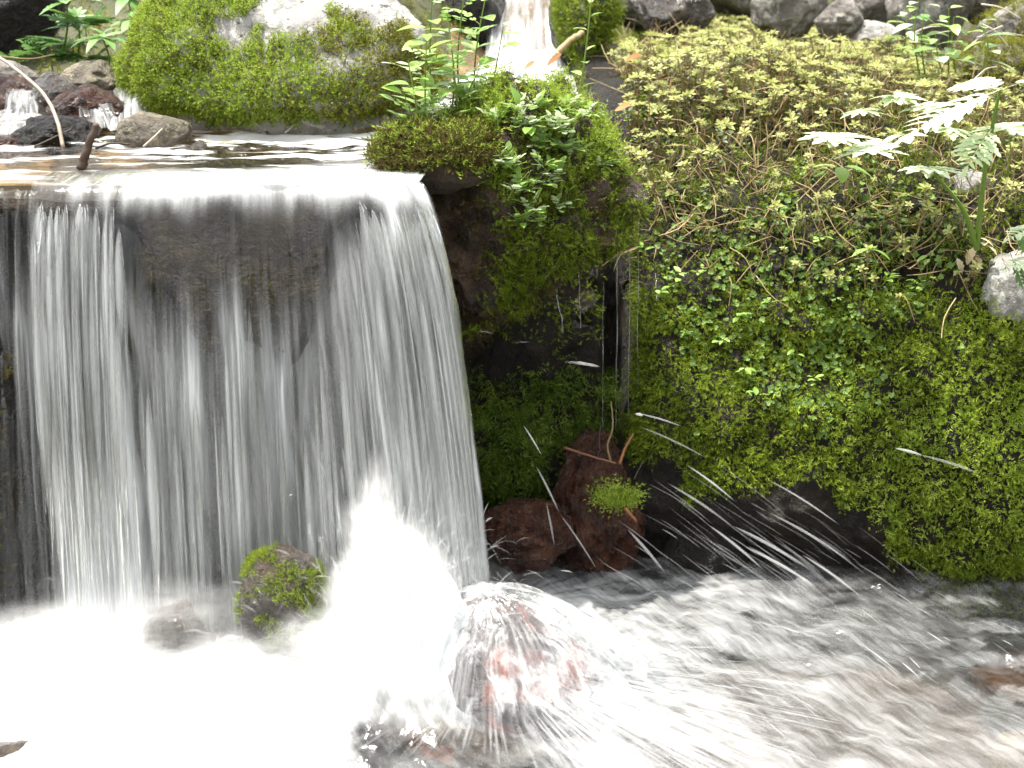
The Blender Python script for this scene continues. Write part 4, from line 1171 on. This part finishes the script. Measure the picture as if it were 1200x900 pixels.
# flung drops on the right
ST = [((613, 498), (635, 534), 1.66, .9, 1.6), ((628, 546), (656, 602), 1.64, .7, 2.0), ((656, 602), (700, 668), 1.62, .5, 1.6), ((805, 545), (862, 588), 1.60, .9, 1.8), ((782, 566), (860, 618), 1.60, .5, 2.2), ((858, 616), (950, 668), 1.58, .7, 2.6),
      ((745, 484), (800, 500), 1.68, .6, 1.4), ((744, 485), (754, 487), 1.68, 1., 2.4), ((750, 500), (830, 538), 1.66, .35, 1.6), ((900, 562), (985, 616), 1.62, .7, 1.6), ((1048, 525), (1082, 534), 1.64, 1., 2.2), ((1078, 533), (1150, 556), 1.64, .45, 2.2),
      ((830, 615), (895, 668), 1.56, .8, 2.4), ((872, 640), (960, 690), 1.56, .9, 2.6), ((735, 620), (780, 672), 1.58, .6, 2.6), ((560, 388), (578, 391), 1.72, .7, 1.2), ((603, 402), (622, 401), 1.72, .5, 1.0), ((662, 424), (704, 430), 1.70, .8, 2.6),
      ((1005, 752), (1055, 790), 1.45, .9, 1.6), ((1055, 775), (1078, 795), 1.45, 1., 1.8), ((1085, 740), (1108, 755), 1.5, .9, 1.5), ((1065, 770), (1080, 785), 1.45, .8, 1.6), ((640, 588), (650, 640), 1.62, .5, 2.2), ((900, 600), (1000, 660), 1.58, .6, 2.2), ((940, 650), (1010, 700), 1.55, .8, 2.4)]
r = random.Random(5)
for i in range(95):
    a = (r.gauss(870, 75), r.gauss(632, 34)); L = r.uniform(18, 95); g = r.uniform(.55, .85)
    ST.append((a, (a[0] + L, a[1] + L * g), r.uniform(1.52, 1.62), r.uniform(.06, .35), r.uniform(.4, 1.3)))
for i in range(120):
    a = (r.uniform(720, 1180), r.uniform(690, 880)); L = r.uniform(8, 40); g = r.uniform(.5, .9)
    ST.append((a, (a[0] + L, a[1] + L * g), r.uniform(1.30, 1.42) if a[1] > 780 else r.uniform(1.42, 1.5), r.uniform(.2, .8), r.uniform(.4, 1.2)))
k = 10
C, Wd, f = [], [], []
for a, b, yy, al, w in ST:
    A, B = np.array(at(*a, yy)), np.array(at(*b, yy - .02)); t = np.linspace(0, 1, k)
    c = A[None] * (1 - t)[:, None] + B[None] * t[:, None]; c[:, 2] += .025 * np.linalg.norm(B - A) * np.sin(t * math.pi)
    C.append(c); Wd.append(.75 * px2m(w, yy) * np.sin(np.clip(t * .96 + .03, 0, 1) * math.pi) ** .6); f.append(.42 * al * np.sin(t * math.pi) ** .5)
C = np.array(C)
threads('flung_drops', C, np.array(Wd), np.broadcast_to(np.array((.3, .2, 1.)), C.shape) + 0 * C, np.array(f), M['spray'], label='long drops of water flung over the pool below the right bank', cat='splash')

# ------------------------------------------------------------------ plants
def leaf_arrays(prof, fold=.18, droop=.25, curl=0.0):
    x = np.array([p[0] for p in prof]); w = np.array([p[1] for p in prof])
    z = -droop * x ** 2
    V = np.concatenate([np.stack([x, 0 * x, z], -1), np.stack([x, w, z + fold * w - curl * w ** 2], -1), np.stack([x, -w, z + fold * w - curl * w ** 2], -1)])
    k = len(x); i = np.arange(k - 1)
    Fq = np.concatenate([np.stack([i, i + 1, k + i + 1, k + i], -1), np.stack([i, 2 * k + i, 2 * k + i + 1, i + 1], -1)])
    return V, Fq
def lens(n, wmax, pk=.45, teeth=0, depth=.25, stalk=.0):
    out = []
    for i in range(n):
        t = i / (n - 1)
        w = wmax * math.sin(math.pi * t ** (math.log(.5) / math.log(pk))) ** .85 if 0 < t < 1 else 0.002
        if teeth and 0 < i < n - 1 and i % 2 == 0: w *= 1 - depth
        out.append((stalk + (1 - stalk) * t, max(w, .004)))
    if stalk: out = [(0, .012)] + out
    return out
def mesh_parts(name, parts, mats, rnd=.5):
    V, Fc, m = [], [], []; n = 0
    F3, F4, m3, m4 = [], [], [], []
    for v, f, mi in parts:
        v = np.asarray(v, float); f = np.asarray(f)
        V.append(v)
        if f.shape[1] == 3: F3.append(f + n); m3 += [mi] * len(f)
        else: F4.append(f + n); m4 += [mi] * len(f)
        n += len(v)
    Fs = ([np.concatenate(F3)] if F3 else []) + ([np.concatenate(F4)] if F4 else [])
    V = np.concatenate(V)
    return mesh_data(name, V, Fs, mats, {'rnd': np.full(len(V), rnd)}, m3 + m4)

LM = {}
def leafset(key, make, mats, n=4):
    LM[key] = [mesh_parts('leaf', make(random.Random(900 + i)), [M[q] for q in mats], .2 + .6 * i / max(1, n - 1)) for i in range(n)]
leafset('lance', lambda r: [(*leaf_arrays(lens(9, .17, .42), .25, r.uniform(.1, .45)), 0)], ['lance'])
leafset('oval', lambda r: [(*leaf_arrays(lens(8, .24, .5, stalk=.12), .2, r.uniform(.1, .4)), 0)], ['cress'])
leafset('paleoval', lambda r: [(*leaf_arrays(lens(8, .23, .5, stalk=.1), .15, r.uniform(.1, .4)), 0)], ['pale'])
def cressleaf(r):
    p = [(*leaf_arrays([(0, .012), (.35, .012), (.68, .010)], 0, .12), 0)]
    v, f = leaf_arrays(lens(7, .36, .5), .1, .1); p.append((tf(v, 0, .1, 0, .42, (.6, 0, -.04)), f, 0))
    for x_, s_ in ((.52, .26), (.30, .2)):
        for sg in (-1, 1):
            v, f = leaf_arrays(lens(6, .33, .5), .1, .1); p.append((tf(v, 0, -.1, sg * r.uniform(1.0, 1.4), s_ * r.uniform(.9, 1.1), (x_, 0, -.02)), f, 0))
    return p
leafset('cress', cressleaf, ['cress']); leafset('cress_sunlit', cressleaf, ['pale'])  # second cress set whitened to stand in for sun highlights
def palm(r, lobes=5, mats=0):
    p = []
    for j in range(lobes):
        a = (j - (lobes - 1) / 2) * .62
        v, f = leaf_arrays(lens(11, .24, .5, 1, .38), .12, r.uniform(.05, .25)); p.append((tf(v, 0, 0, a, 1 - .22 * abs(a), (0, 0, 0.002 * j)), f, 0))
    return p
leafset('palm', palm, ['pale'])
leafset('palmg', palm, ['lance'])
def pinn(r):
    p = [(*leaf_arrays([(0, .012), (.5, .011), (1, .004)], 0, .2), 0)]
    for i in range(7):
        x_ = .16 + .12 * i; s_ = .46 * math.sin(math.pi * (.25 + .62 * i / 6)) ** 1.0
        for sg in (-1, 1):
            v, f = leaf_arrays(lens(9, .2, .42, 1, .4), .1, .15); p.append((tf(v, 0, .0, sg * r.uniform(.85, 1.1), s_ * r.uniform(.9, 1.1), (x_, 0, -.2 * x_ ** 2)), f, 0))
    v, f = leaf_arrays(lens(9, .24, .45, 1, .4), .1, .15); p.append((tf(v, 0, .3, 0, .25, (.95, 0, -.18)), f, 0))
    return p
leafset('pinn', pinn, ['pale'], 3); leafset('fern', pinn, ['fern'], 3); leafset('jag', lambda r: [(*leaf_arrays(lens(13, .26, .45, 1, .3), .15, .25), 0)], ['lance'])

def frame(d, up):
    d = Vector(d).normalized(); up = Vector(up)
    y_ = up.cross(d)
    if y_.length < 1e-4: y_ = Vector((0, 1, 0)).cross(d)
    y_.normalize(); z_ = d.cross(y_)
    return Matrix((d, y_, z_)).transposed()

def add_leaf(root, key, pos, d, size, r, up=(0, 0, 1), name='leaf'):
    o = link(name, r.choice(LM[key]), root)
    m = frame(d, (up[0] + r.uniform(-.25, .25), up[1] + r.uniform(-.25, .25), up[2])).to_4x4()
    o.rotation_mode = 'QUATERNION'
    o.rotation_quaternion = m.to_quaternion()
    o.location = Vector(pos) - Vector(root.location)
    o.scale = (size, size, size)
    return o

def stem_plant(name, label, cat, stems, leaves, mat='cress_stem', group=None, rad=.0018, seed=0):
    """stems: list of lists of world points; leaves: list of (key, pos, dir, size)"""
    r = random.Random(seed)
    root = empty(name, stems[0][0])
    for s in stems:
        v, f = tube(bez(s, 7), rad, rad * .45, 5)
        link('stem', mesh_data('stem', v - np.array(root.location), [f], M[mat], {'rnd': np.full(len(v), r.random())}), root)
    for key, pos, d, size in leaves:
        add_leaf(root, key, pos, d, size, r)
    tag(root, label, cat, group)
    return root

def upright(name, label, cat, b, t, Y0, Y1, key, nl, size, seed, group=None, rad=.0016, first=.25, el=(.1, .7), mid=None, Yb=None):
    """a single leafy stem from photo point b to photo point t at depth Y0..Y1"""
    r = random.Random(seed)
    A, B = at(*b, Y0), at(*t, Y1)
    m = (A + B) / 2 + Vector((r.uniform(-.012, .012), r.uniform(-.01, .01), 0))
    pts = [A, m, B]
    path = bez(pts, 12)
    lv = []
    for i in range(nl):
        u_ = first + (1 - first) * i / max(1, nl - 1)
        p = path[min(len(path) - 1, int(u_ * (len(path) - 1)))]
        a = i * 2.4 + r.uniform(-.4, .4); e = r.uniform(*el)
        d = Vector((math.cos(a) * math.cos(e), math.sin(a) * math.cos(e), math.sin(e)))
        kk = r.choice(key) if isinstance(key, (list, tuple)) else key
        lv.append((kk, p, d, size * (1.15 - .5 * u_) * r.uniform(.8, 1.2)))
    return stem_plant(name, label, cat, [pts], lv, group=group, rad=rad, seed=seed)

CG = 'cress stems on the shelf beside the fall'
cl = [((495, 188), (478, 70), 14, 1.80), ((500, 192), (500, 40), 16, 1.83), ((520, 182), (524, 15), 16, 1.86), ((546, 175), (546, -25), 17, 1.88), ((556, 165), (574, -30), 15, 1.90), ((532, 178), (562, 80), 12, 1.84),
      ((508, 192), (474, 112), 10, 1.80), ((560, 160), (590, 30), 12, 1.90), ((512, 180), (508, -30), 15, 1.86), ((480, 190), (474, 140), 8, 1.78), ((540, 178), (530, 60), 14, 1.84), ((572, 172), (600, 95), 10, 1.86)]
CLAB = ['leftmost upright cress stem with pale leaves', 'second upright cress stem from the left', 'cress stem rising to just under the top edge', 'thick tall cress stem cut by the top edge', 'cress stem leaning right and cut by the top edge',
        'half height cress stem leaning right', 'short cress stem leaning left over the water', 'cress stem leaning far right before the upstream cascade', 'thin tall cress stem nearest the boulder', 'lowest cress sprig at the left end', 'half height upright cress stem in the middle', 'low cress sprig at the right end']
for i, (b, t, nl, yy) in enumerate(cl):
    upright('cress_plant', CLAB[i] + ' on the shelf beside the fall', 'plant', b, t, yy, yy - .01, ['cress', 'oval', 'cress_sunlit', 'oval'], nl, .050, 300 + i, CG)
MOUND = bvh(ROCKS['mound'][1], ROCKS['mound'][2])
def hit(px, py, trees):
    d = (at(px, py, 1.0) - Vector((0, 0, H))).normalized()
    best = None
    for t in trees:
        h = t.ray_cast(Vector((0, 0, H)), d)
        if h[0] is not None and (best is None or h[3] < best[3]): best = h
    return best
r = random.Random(77)
lowc = [(600, 150), (622, 165), (645, 150), (668, 175), (640, 190), (600, 200), (620, 215), (655, 210), (595, 235), (625, 245), (650, 235), (612, 262), (672, 150), (585, 180), (690, 190), (635, 130), (660, 125), (610, 135), (585, 155), (650, 170), (630, 180), (665, 195), (605, 225), (640, 260), (590, 205), (680, 140), (615, 150)]
for i, (a, b) in enumerate(lowc):
    h = hit(a, b, [MOUND, BANK])
    if h is None: continue
    p, nn = h[0], h[1]
    lv = []; st = []
    for j in range(12):
        an = r.uniform(0, 6.28); e = r.uniform(.2, 1.1)
        d = (Vector((math.cos(an) * math.cos(e), math.sin(an) * math.cos(e) - .25, math.sin(e))) + nn * .6).normalized()
        q = p + nn * .006
        lv.append((r.choice(['cress', 'cress', 'oval', 'cress_sunlit', 'cress_sunlit']), q + d * .004 + nn * r.uniform(0, .012), d, r.uniform(.016, .031)))
    stem_plant('cress_rosette', 'low rosette of bright cress leaves on the mossy overhanging rock', 'plant', [[p, p + nn * .006 + Vector((0, 0, .004)), p + nn * .012 + Vector((0, 0, .008))]], lv, group='cress rosettes on the mossy rock', seed=400 + i)
upright('tall_plant', 'thin tall plant with few small leaves rising past the stream between mound and bank', 'plant', (672, 150), (696, -35), 1.95, 1.93, ['oval'], 9, .024, 501, rad=.0016, el=(.3, .9))
upright('young_plant', 'slender young plant with pale leaves left of the gully', 'plant', (684, 232), (684, 118), 1.88, 1.86, ['paleoval', 'oval'], 7, .034, 502, rad=.0016)
upright('young_plant', 'short plant with drooping pale leaves at the head of the gully', 'plant', (706, 205), (690, 150), 1.93, 1.90, ['paleoval'], 6, .032, 503)

# top left
def whorl(name, label, px, py, Y, n, size, key, seed, base, el=.1, group=None):
    r = random.Random(seed)
    c = at(px, py, Y); b = at(*base, Y + .03)
    lv = []
    for i in range(n):
        a = i * 6.283 / n + r.uniform(-.2, .2)
        d = Vector((math.cos(a), math.sin(a) * .9 - .15, el + r.uniform(-.35, .25)))
        lv.append((key, c, d, size * r.uniform(.85, 1.2)))
    for i in range(3):
        a = r.uniform(0, 6.28); lv.append((key, c + Vector((0, 0, .004)), Vector((math.cos(a), math.sin(a), 1.0)), size * .5))
    return stem_plant(name, label, 'plant', [[b, (b + c) / 2 + Vector((.005, 0, .004)), c]], lv, seed=seed, rad=.0022, group=group)
whorl('lance_leaved_plant', 'star of seven pale green lance leaves above the wet stones, upper left', 120, 44, 2.20, 7, .050, 'lance', 601, (128, 95))
whorl('lance_leaved_plant', 'second lance leaved plant leaning over the grey violet stone', 156, 24, 2.26, 8, .048, 'lance', 602, (165, 80))
whorl('lance_leaved_plant', 'lance leaved plant cut by the top edge, upper left', 150, -2, 2.30, 7, .050, 'lance', 603, (150, 50))
whorl('jagged_plant', 'plant with toothed bright leaves at the top edge in the left corner', 78, 2, 2.30, 5, .055, 'jag', 604, (74, 60))
whorl('jagged_plant', 'toothed leaf plant right of the dark corner rock, lower', 90, 22, 2.34, 5, .045, 'palmg', 605, (90, 75))
FLAB = ['largest dark green fern', 'dark green fern above the tan topped stone', 'small fern left of the toothed leaf plant', 'fern at the left edge below the corner rock', 'fern just before the grey mossy rock', 'uppermost fern beside the toothed leaf plant']
for i, (a, b, s_) in enumerate(((85, 40, .07), (105, 62, .06), (60, 58, .055), (15, 58, .06), (175, 42, .055), (100, 20, .06))):
    c = at(a, b + 12, 2.36 - .01 * i); r = random.Random(620 + i)
    lv = [('fern', c, Vector((math.cos(t_), -.3 + .4 * math.sin(t_), .25 + r.uniform(-.1, .3))), s_ * r.uniform(.8, 1.2)) for t_ in (0.2, 1.3, 2.2, 3.1, 4.4, 5.4)]
    stem_plant('fern', FLAB[i] + ' in the shade behind the upper stream', 'fern', [[c - Vector((0, 0, .02)), c - Vector((0, 0, .01)), c]], lv, group='ferns behind the upper stream', seed=620 + i)

# right: thick stemmed plant with big white-lit leaves
r = random.Random(700)
A = at(1145, 292, 1.80); B1 = at(1152, 220, 1.77); B2 = at(1163, 150, 1.74); B3 = at(1172, 105, 1.72)
c1 = at(1128, 245, 1.77); c2 = at(1088, 196, 1.72)
lv = [('pinn', B3, Vector((-.9, -.15, -.22)), .125), ('pinn', B3, Vector((.85, -.1, .42)), .13), ('pinn', B3, Vector((-.25, .7, .1)), .08), ('pinn', B2, Vector((-.5, -.6, -.3)), .075), ('palm', c2, Vector((.7, -.5, .0)), .052), ('palm', c2, Vector((-.6, -.5, .05)), .045)]
root = stem_plant('thick_stemmed_plant', 'thick green stemmed plant with large white lit divided leaves, upper right', 'plant', [[A, B1, B2, B3], [A, c1, c2]], lv, rad=.0042, seed=700)
for i, (a, b, bx, by, yy, s_, key, lab) in enumerate((
        (975, 160, 1010, 235, 1.80, .040, 'palm', 'white lit lobed leaf plant, leftmost of the pale leaves over the stonecrop'),
        (1020, 176, 1050, 250, 1.78, .042, 'palm', 'white lit lobed leaf plant just left of the thick green stem'),
        (1050, 112, 1062, 190, 1.90, .034, 'palm', 'pale lobed leaf plant highest behind the thick green stem'),
        (1085, 126, 1082, 200, 1.88, .036, 'palm', 'pale lobed leaf plant behind the fork of the thick green stem'),
        (1112, 150, 1104, 220, 1.85, .034, 'palm', 'pale lobed leaf plant close beside the thick green stem'),
        (1010, 130, 1020, 190, 1.90, .030, 'palm', 'small pale lobed leaf plant above the leftmost white leaf'),
        (1060, 158, 1060, 215, 1.84, .028, 'paleoval', 'small pale oval leaved plant between the white lobed leaves'),
        (1180, 150, 1178, 215, 1.78, .036, 'palm', 'pale lobed leaf plant right of the thick green stem'),
        (985, 195, 992, 245, 1.82, .030, 'oval', 'green oval leaved plant below the leftmost white leaf'),
        (1020, 292, 1022, 330, 1.83, .022, 'oval', 'small bright green three leaved plant low on the bank'))):
    h = hit(bx, by, [BANK]); yb = h[0].y if h else yy + .05
    c = at(a, b, min(yy, yb - .02)); b0 = at(bx, by, yb)
    rr2 = random.Random(720 + i)
    lv = [(key, c, Vector((math.cos(t_), math.sin(t_) * .8 - .35, rr2.uniform(-.12, .12))), 1.25 * s_ * rr2.uniform(.85, 1.15)) for t_ in ((3.0, -.2, 1.4) if i % 2 else (2.8, .3, 4.6))]
    stem_plant('pale_leaved_plant', lab, 'plant', [[b0, (b0 + c) / 2 + Vector((.006, 0, .004)), c]], lv, rad=.0013, seed=720 + i)
h = hit(1132, 295, [BANK]); c = h[0] + Vector((0, -.02, 0))
r = random.Random(740); root = empty('withered_leaf', c)
for i in range(9):
    p = c + Vector((r.uniform(-.018, .018), r.uniform(-.01, .01), r.uniform(-.022, .022)))
    LM['straw'] = LM.get('straw') or [mesh_parts('leaflet', [(*leaf_arrays(lens(9, .3, .5, 1, .3), .2, .4), 0)], [M['straw']], .3 + .2 * q) for q in range(3)]
    add_leaf(root, 'straw', p, (r.uniform(-1, 1), -.5, r.uniform(-.6, .5)), .021, r, name='leaflet')
tag(root, 'withered cream coloured leaf hanging below the thick green stem', 'dead leaf')
for i, (a, b, bx, by, s_, lab) in enumerate(((1192, 268, 1205, 320, .05, 'pale green divided leaf cut by the right edge, upper'), (1186, 305, 1210, 345, .045, 'pale green divided leaf above the bare grey rock at the right edge'))):
    h = hit(bx, by, [BANK]); c = at(a, b, h[0].y - .05)
    stem_plant('divided_leaf_plant', lab, 'plant', [[h[0], (h[0] + c) / 2 + Vector((0, 0, .008)), c]], [('pinn', c + Vector((.03, 0, .005)), Vector((-1, -.4, -.1)), s_), ('fern', c, Vector((.3, -.4, -.5)), s_ * .9), ('pinn', c + Vector((.03, 0, 0)), Vector((.6, -.5, .1)), s_)], rad=.0014, seed=760 + i)
MLAB = ['tallest thin leafy stem before the dark boulder, cut by the top edge', 'thin leafy stem close right of the tallest one', 'thin stem leftmost before the dark boulder', 'leafy stem before the right end of the dark boulder', 'leafy stem rightmost of the bunch before the dark boulder', 'short leafy stem in the middle of the bunch before the dark boulder', 'thin leafy stem before the rounded grey rock at right']
for i, (a, b, t_, yy) in enumerate((((1078, 92), (1078, -10), 2.30, 0), ((1085, 95), (1084, 5), 2.32, 0), ((1058, 60), (1060, 8), 2.45, 0), ((1112, 90), (1112, 10), 2.30, 0), ((1120, 85), (1118, 20), 2.28, 0), ((1104, 85), (1096, 40), 2.26, 0), ((1150, 85), (1150, 25), 2.2, 0))):
    upright('meadow_plant', MLAB[i], 'plant', a, b, t_, t_ - .01, ['oval', 'jag', 'paleoval'], 9, .045, 780 + i, 'leafy stems before the upper right boulder', rad=.0016, el=(-.1, .4))
r = random.Random(910)
for i, (a, b) in enumerate([(800, 335), (824, 328), (776, 348), (842, 396), (872, 432), (860, 378), (902, 362), (955, 290), (1002, 306), (1030, 336), (930, 422), (948, 452), (808, 402), (890, 472), (985, 360), (1075, 345), (760, 300), (780, 240), (745, 235), (1060, 240), (1090, 300)]):
    h = hit(a, b, [BANK])
    if h is None: continue
    p, nn = h[0], h[1]
    q = p + nn * .016 + Vector((0, 0, .006)); lv = []
    for j in range(r.randint(4, 7)):
        an = r.uniform(0, 6.28)
        d = (Vector((math.cos(an), math.sin(an) - .2, r.uniform(-.1, .6))) + nn * .3).normalized()
        lv.append((r.choice(['oval', 'cress', 'oval']), q + Vector((r.uniform(-.004, .004), 0, r.uniform(-.006, .004))), d, r.uniform(.010, .018)))
    stem_plant('small_leafy_plant', 'small bright leafy plant growing out of the moss on the right bank', 'plant', [[p, p + nn * .008, q]], lv, rad=.0009, seed=910 + i, group='small leafy plants in the moss of the right bank')
# mound tuft on the stone
TUFT = [moss_sprig(140 + i, 5, l, .34, .8) for i, l in enumerate((.5, .8, 1.1))]
c = at(724, 578, 1.735)
n = 420
dd = RNG.normal(size=(n, 3)); dd /= np.linalg.norm(dd, axis=1)[:, None]; dd[:, 1] = -np.abs(dd[:, 1]); dd[:, 2] = dd[:, 2] * .8
mb = MB(); scatter(mb, TUFT, dd * np.array((.019, .010, .008)) + np.array((0, 0, -.004)), dd * np.array((1, 1, .7)) + np.array((0, -.2, .5)), .014 * (1 + .6 * RNG.uniform(-1, 1, n)))
o = link('moss_tuft', mb.data('moss_tuft', [M['moss_sun']], smooth=False)); o.location = c
tag(o, 'round tuft of bright moss on the dark red stone below the gully', 'moss')

# ------------------------------------------------------------------ twigs, dead leaves, dry stems
def stick(name, label, cat, pts, r0, r1, mat, group=None, n=6, seed=0):
    P = bez(pts, 7)
    rr = random.Random(seed)
    P = [p + Vector((rr.uniform(-1, 1), rr.uniform(-1, 1), rr.uniform(-1, 1))) * r0 * .16 for p in P]
    v, f = tube(P, r0, r1, n)
    b = np.array(P[0])
    nv = len(v)
    ring = np.arange(n)
    o = link(name, mesh_data(name, v - b, [f, np.array([ring[::-1]]), np.array([nv - n + ring])], M[mat], {'rnd': np.full(nv, rr.random())}))
    o.location = b
    return tag(o, label, cat, group)
stick('broken_stick', 'short broken brown stick standing in the upper pool', 'stick', [at(95, 199, 1.74), at(103, 172, 1.745), at(114, 146, 1.75)], .0062, .0042, 'bark', n=8, seed=1)
stick('twig', 'long bleached twig arching down over the small cascades at left', 'twig', [at(-15, 58, 2.0), at(20, 82, 1.96), at(52, 112, 1.93), at(67, 142, 1.90), at(74, 173, 1.88)], .0022, .0028, 'twig', seed=2)
stick('twig', 'thin brown twig lying on the dark stone at the pool edge', 'twig', [at(40, 172, 1.88), at(62, 162, 1.89), at(84, 151, 1.90)], .0014, .001, 'bark', seed=3)
stick('twig', 'small forked twig leaning on the speckled stone', 'twig', [at(168, 172, 1.84), at(180, 161, 1.85), at(190, 151, 1.86)], .0014, .001, 'twig', seed=4)
stick('twig', 'dark curved twig lying in the pool beside the short stick', 'twig', [at(112, 174, 1.85), at(130, 168, 1.85), at(152, 169, 1.84)], .0018, .001, 'bark', seed=5)
stick('twig', 'pale straw crossing the mossy ground at the upper left edge', 'twig', [at(0, 66, 2.25), at(35, 69, 2.25), at(64, 64, 2.26)], .0013, .001, 'dry', seed=6)
stick('twig', 'grey twig poking out below the mossy boulder', 'twig', [at(334, 156, 1.97), at(346, 145, 1.98), at(358, 138, 2.0)], .0014, .001, 'twig', seed=7)
stick('twig', 'brown stick lying across the stream by the dead leaves', 'stick', [at(652, 62, 2.45), at(668, 48, 2.47), at(682, 38, 2.5)], .006, .005, 'dry', seed=8)
stick('twig', 'rusty twig lying across the top of the dark red stone', 'twig', [at(660, 524, 1.77), at(690, 534, 1.76), at(722, 543, 1.75)], .0022, .0016, 'rust', seed=9)
stick('twig', 'rusty twig slanting up right of the gully foot', 'twig', [at(726, 544, 1.76), at(732, 526, 1.77), at(742, 508, 1.78)], .0026, .0014, 'rust', seed=10)
stick('twig', 'pale root hanging down the gully foot', 'root', [at(716, 542, 1.765), at(712, 522, 1.77), at(718, 500, 1.78), at(716, 470, 1.80)], .0018, .001, 'dry', seed=11)
stick('twig', 'short brown twig upright at the gully foot', 'twig', [at(703, 528, 1.77), at(702, 514, 1.775), at(704, 498, 1.78)], .0018, .001, 'bark', seed=12)
stick('twig', 'thin pinkish twig right of the moss tuft', 'twig', [at(743, 562, 1.70), at(748, 551, 1.705), at(754, 540, 1.71)], .0011, .0008, 'bark', seed=13)
stick('twig', 'small rusty twig below the moss tuft', 'twig', [at(733, 596, 1.69), at(740, 604, 1.69), at(746, 611, 1.69)], .0026, .0016, 'rust', seed=14)
tw = [((1130, 60), (1175, 30), 2.3), ((1140, 95), (1168, 78), 2.15), ((1150, 28), (1182, 55), 2.3), ((1060, 45), (1105, 30), 2.5), ((1145, 44), (1200, 42), 2.3), ((1150, 5), (1196, 22), 2.4)]
TLAB = ['dead twig slanting up right beside the dark boulder', 'short dead twig above the divided leaf', 'dead twig slanting down before the rounded grey rock', 'dead twig lying before the dark boulder', 'long level dead twig reaching the right edge', 'dead twig highest in the upper right corner']
for i, (a, b, yy) in enumerate(tw):
    A, B = at(*a, yy), at(*b, yy)
    stick('twig', TLAB[i], 'twig', [A, (A + B) / 2 + Vector((0, .0, .006)), B], .0017, .001, 'twig', 'dead twigs in the upper right corner', seed=30 + i)
# dry stems trailing over the bank
r = random.Random(88)
DS = [((735, 214), (790, 240)), ((752, 278), (782, 248)), ((800, 275), (828, 248)), ((780, 287), (820, 292)), ((925, 283), (962, 295)), ((945, 322), (966, 296)), ((985, 278), (1014, 302)), ((1040, 220), (1094, 252)), ((1058, 288), (1115, 283)), ((1096, 322), (1107, 298)), ((1055, 263), (1095, 270)),
      ((880, 325), (905, 308)), ((1130, 330), (1162, 322)), ((720, 258), (738, 268)), ((1050, 360), (1075, 380)), ((860, 350), (885, 312))]
for i in range(84):
    a = (r.uniform(740, 1160), r.uniform(90, 330)); an = r.uniform(-1.2, 1.2); L = r.uniform(22, 60)
    DS.append((a, (a[0] + L * math.cos(an), a[1] + L * math.sin(an))))
for i, (a, b) in enumerate(DS):
    h1, h2 = hit(*a, [BANK]), hit(*b, [BANK])
    if not h1 or not h2 or abs(h1[0].y - h2[0].y) > .12: continue
    A, B = h1[0] + h1[1] * r.uniform(.006, .03), h2[0] + h2[1] * r.uniform(.006, .03)
    mid = (A + B) / 2 + (h1[1] * .5 + Vector((r.uniform(-.4, .4), 0, r.uniform(-.6, .6)))) * (B - A).length * .25
    stick('dry_straw', 'thin dry brown straw trailing over the plants of the right bank', 'straw', [A, mid, B], .0009, .0006, 'dry', 'dry straws trailing over the right bank', n=4, seed=100 + i)
# dry grass blades in the gully head
def blade(label, pts, w, mat, group=None, name='dry_grass_blade', cat='grass blade', seed=0):
    P = np.array([tuple(p) for p in bez(pts, 6)]); k = len(P)
    t = np.linspace(0, 1, k)
    W = w * np.sin(np.clip(t * .9 + .08, 0, 1) * math.pi) ** .6
    s = np.array((.9, .4, .1))
    V = np.concatenate([P, P + W[:, None] * s + np.array((0, -.0015, 0)), P - W[:, None] * s + np.array((0, -.0015, 0))]) - P[0]
    i = np.arange(k - 1)
    Fq = np.concatenate([np.stack([i, i + 1, k + i + 1, k + i], -1), np.stack([i, 2 * k + i, 2 * k + i + 1, i + 1], -1)])
    o = link(name, mesh_data(name, V, [Fq], M[mat], {'rnd': np.full(3 * k, random.Random(seed).random())})); o.location = P[0]
    return tag(o, label, cat, group)
blade('pale straw coloured leaf blade hanging straight down at the head of the gully', [at(690, 176, 1.84), at(687, 190, 1.83), at(688, 232, 1.83)], .0042, 'straw')
blade('brown blade hanging down the left side of the gully', [at(712, 150, 1.90), at(702, 200, 1.86), at(711, 288, 1.84)], .0032, 'dryleaf', seed=3)
blade('narrow brown blade arching across the gully head', [at(737, 205, 1.86), at(715, 222, 1.85), at(703, 250, 1.85)], .0025, 'dryleaf', seed=4)
blade('orange brown blade at the gully head beside the straw coloured one', [at(728, 140, 1.92), at(712, 160, 1.89), at(697, 215, 1.86)], .0035, 'dryleaf', seed=9)
# dead leaves beside the upstream water
dl = [(640, 78, 2.35, .034, 'large curled brown dead leaf beside the upstream water'), (613, 82, 2.33, .024, 'small dead leaf left of the large curled one'), (655, 62, 2.42, .022, 'orange dead leaf behind the large curled one'), (732, 72, 2.30, .03, 'narrow tan dead leaf at the edge of the stonecrop'), (720, 130, 2.05, .026, 'bleached dead leaf standing at the gully head')]
LM['dead'] = [mesh_parts('dead_leaf', [(*leaf_arrays(lens(9, .34, .5), .55, -.35), 0)], [M['dryleaf' if q < 2 else 'straw']], .35 + .25 * q) for q in range(3)]
for i, (a, b, yy, s_, lab) in enumerate(dl):
    o = link('dead_leaf', LM['dead'][i % 3]); rr = random.Random(850 + i)
    o.rotation_mode = 'QUATERNION'; o.rotation_quaternion = frame((rr.choice((-1, 1)), -.3, rr.uniform(-.1, .5)), (0, -.5, 1)).to_quaternion()
    o.location = at(a, b, yy); o.scale = (s_, s_, s_)
    tag(o, lab, 'dead leaf')
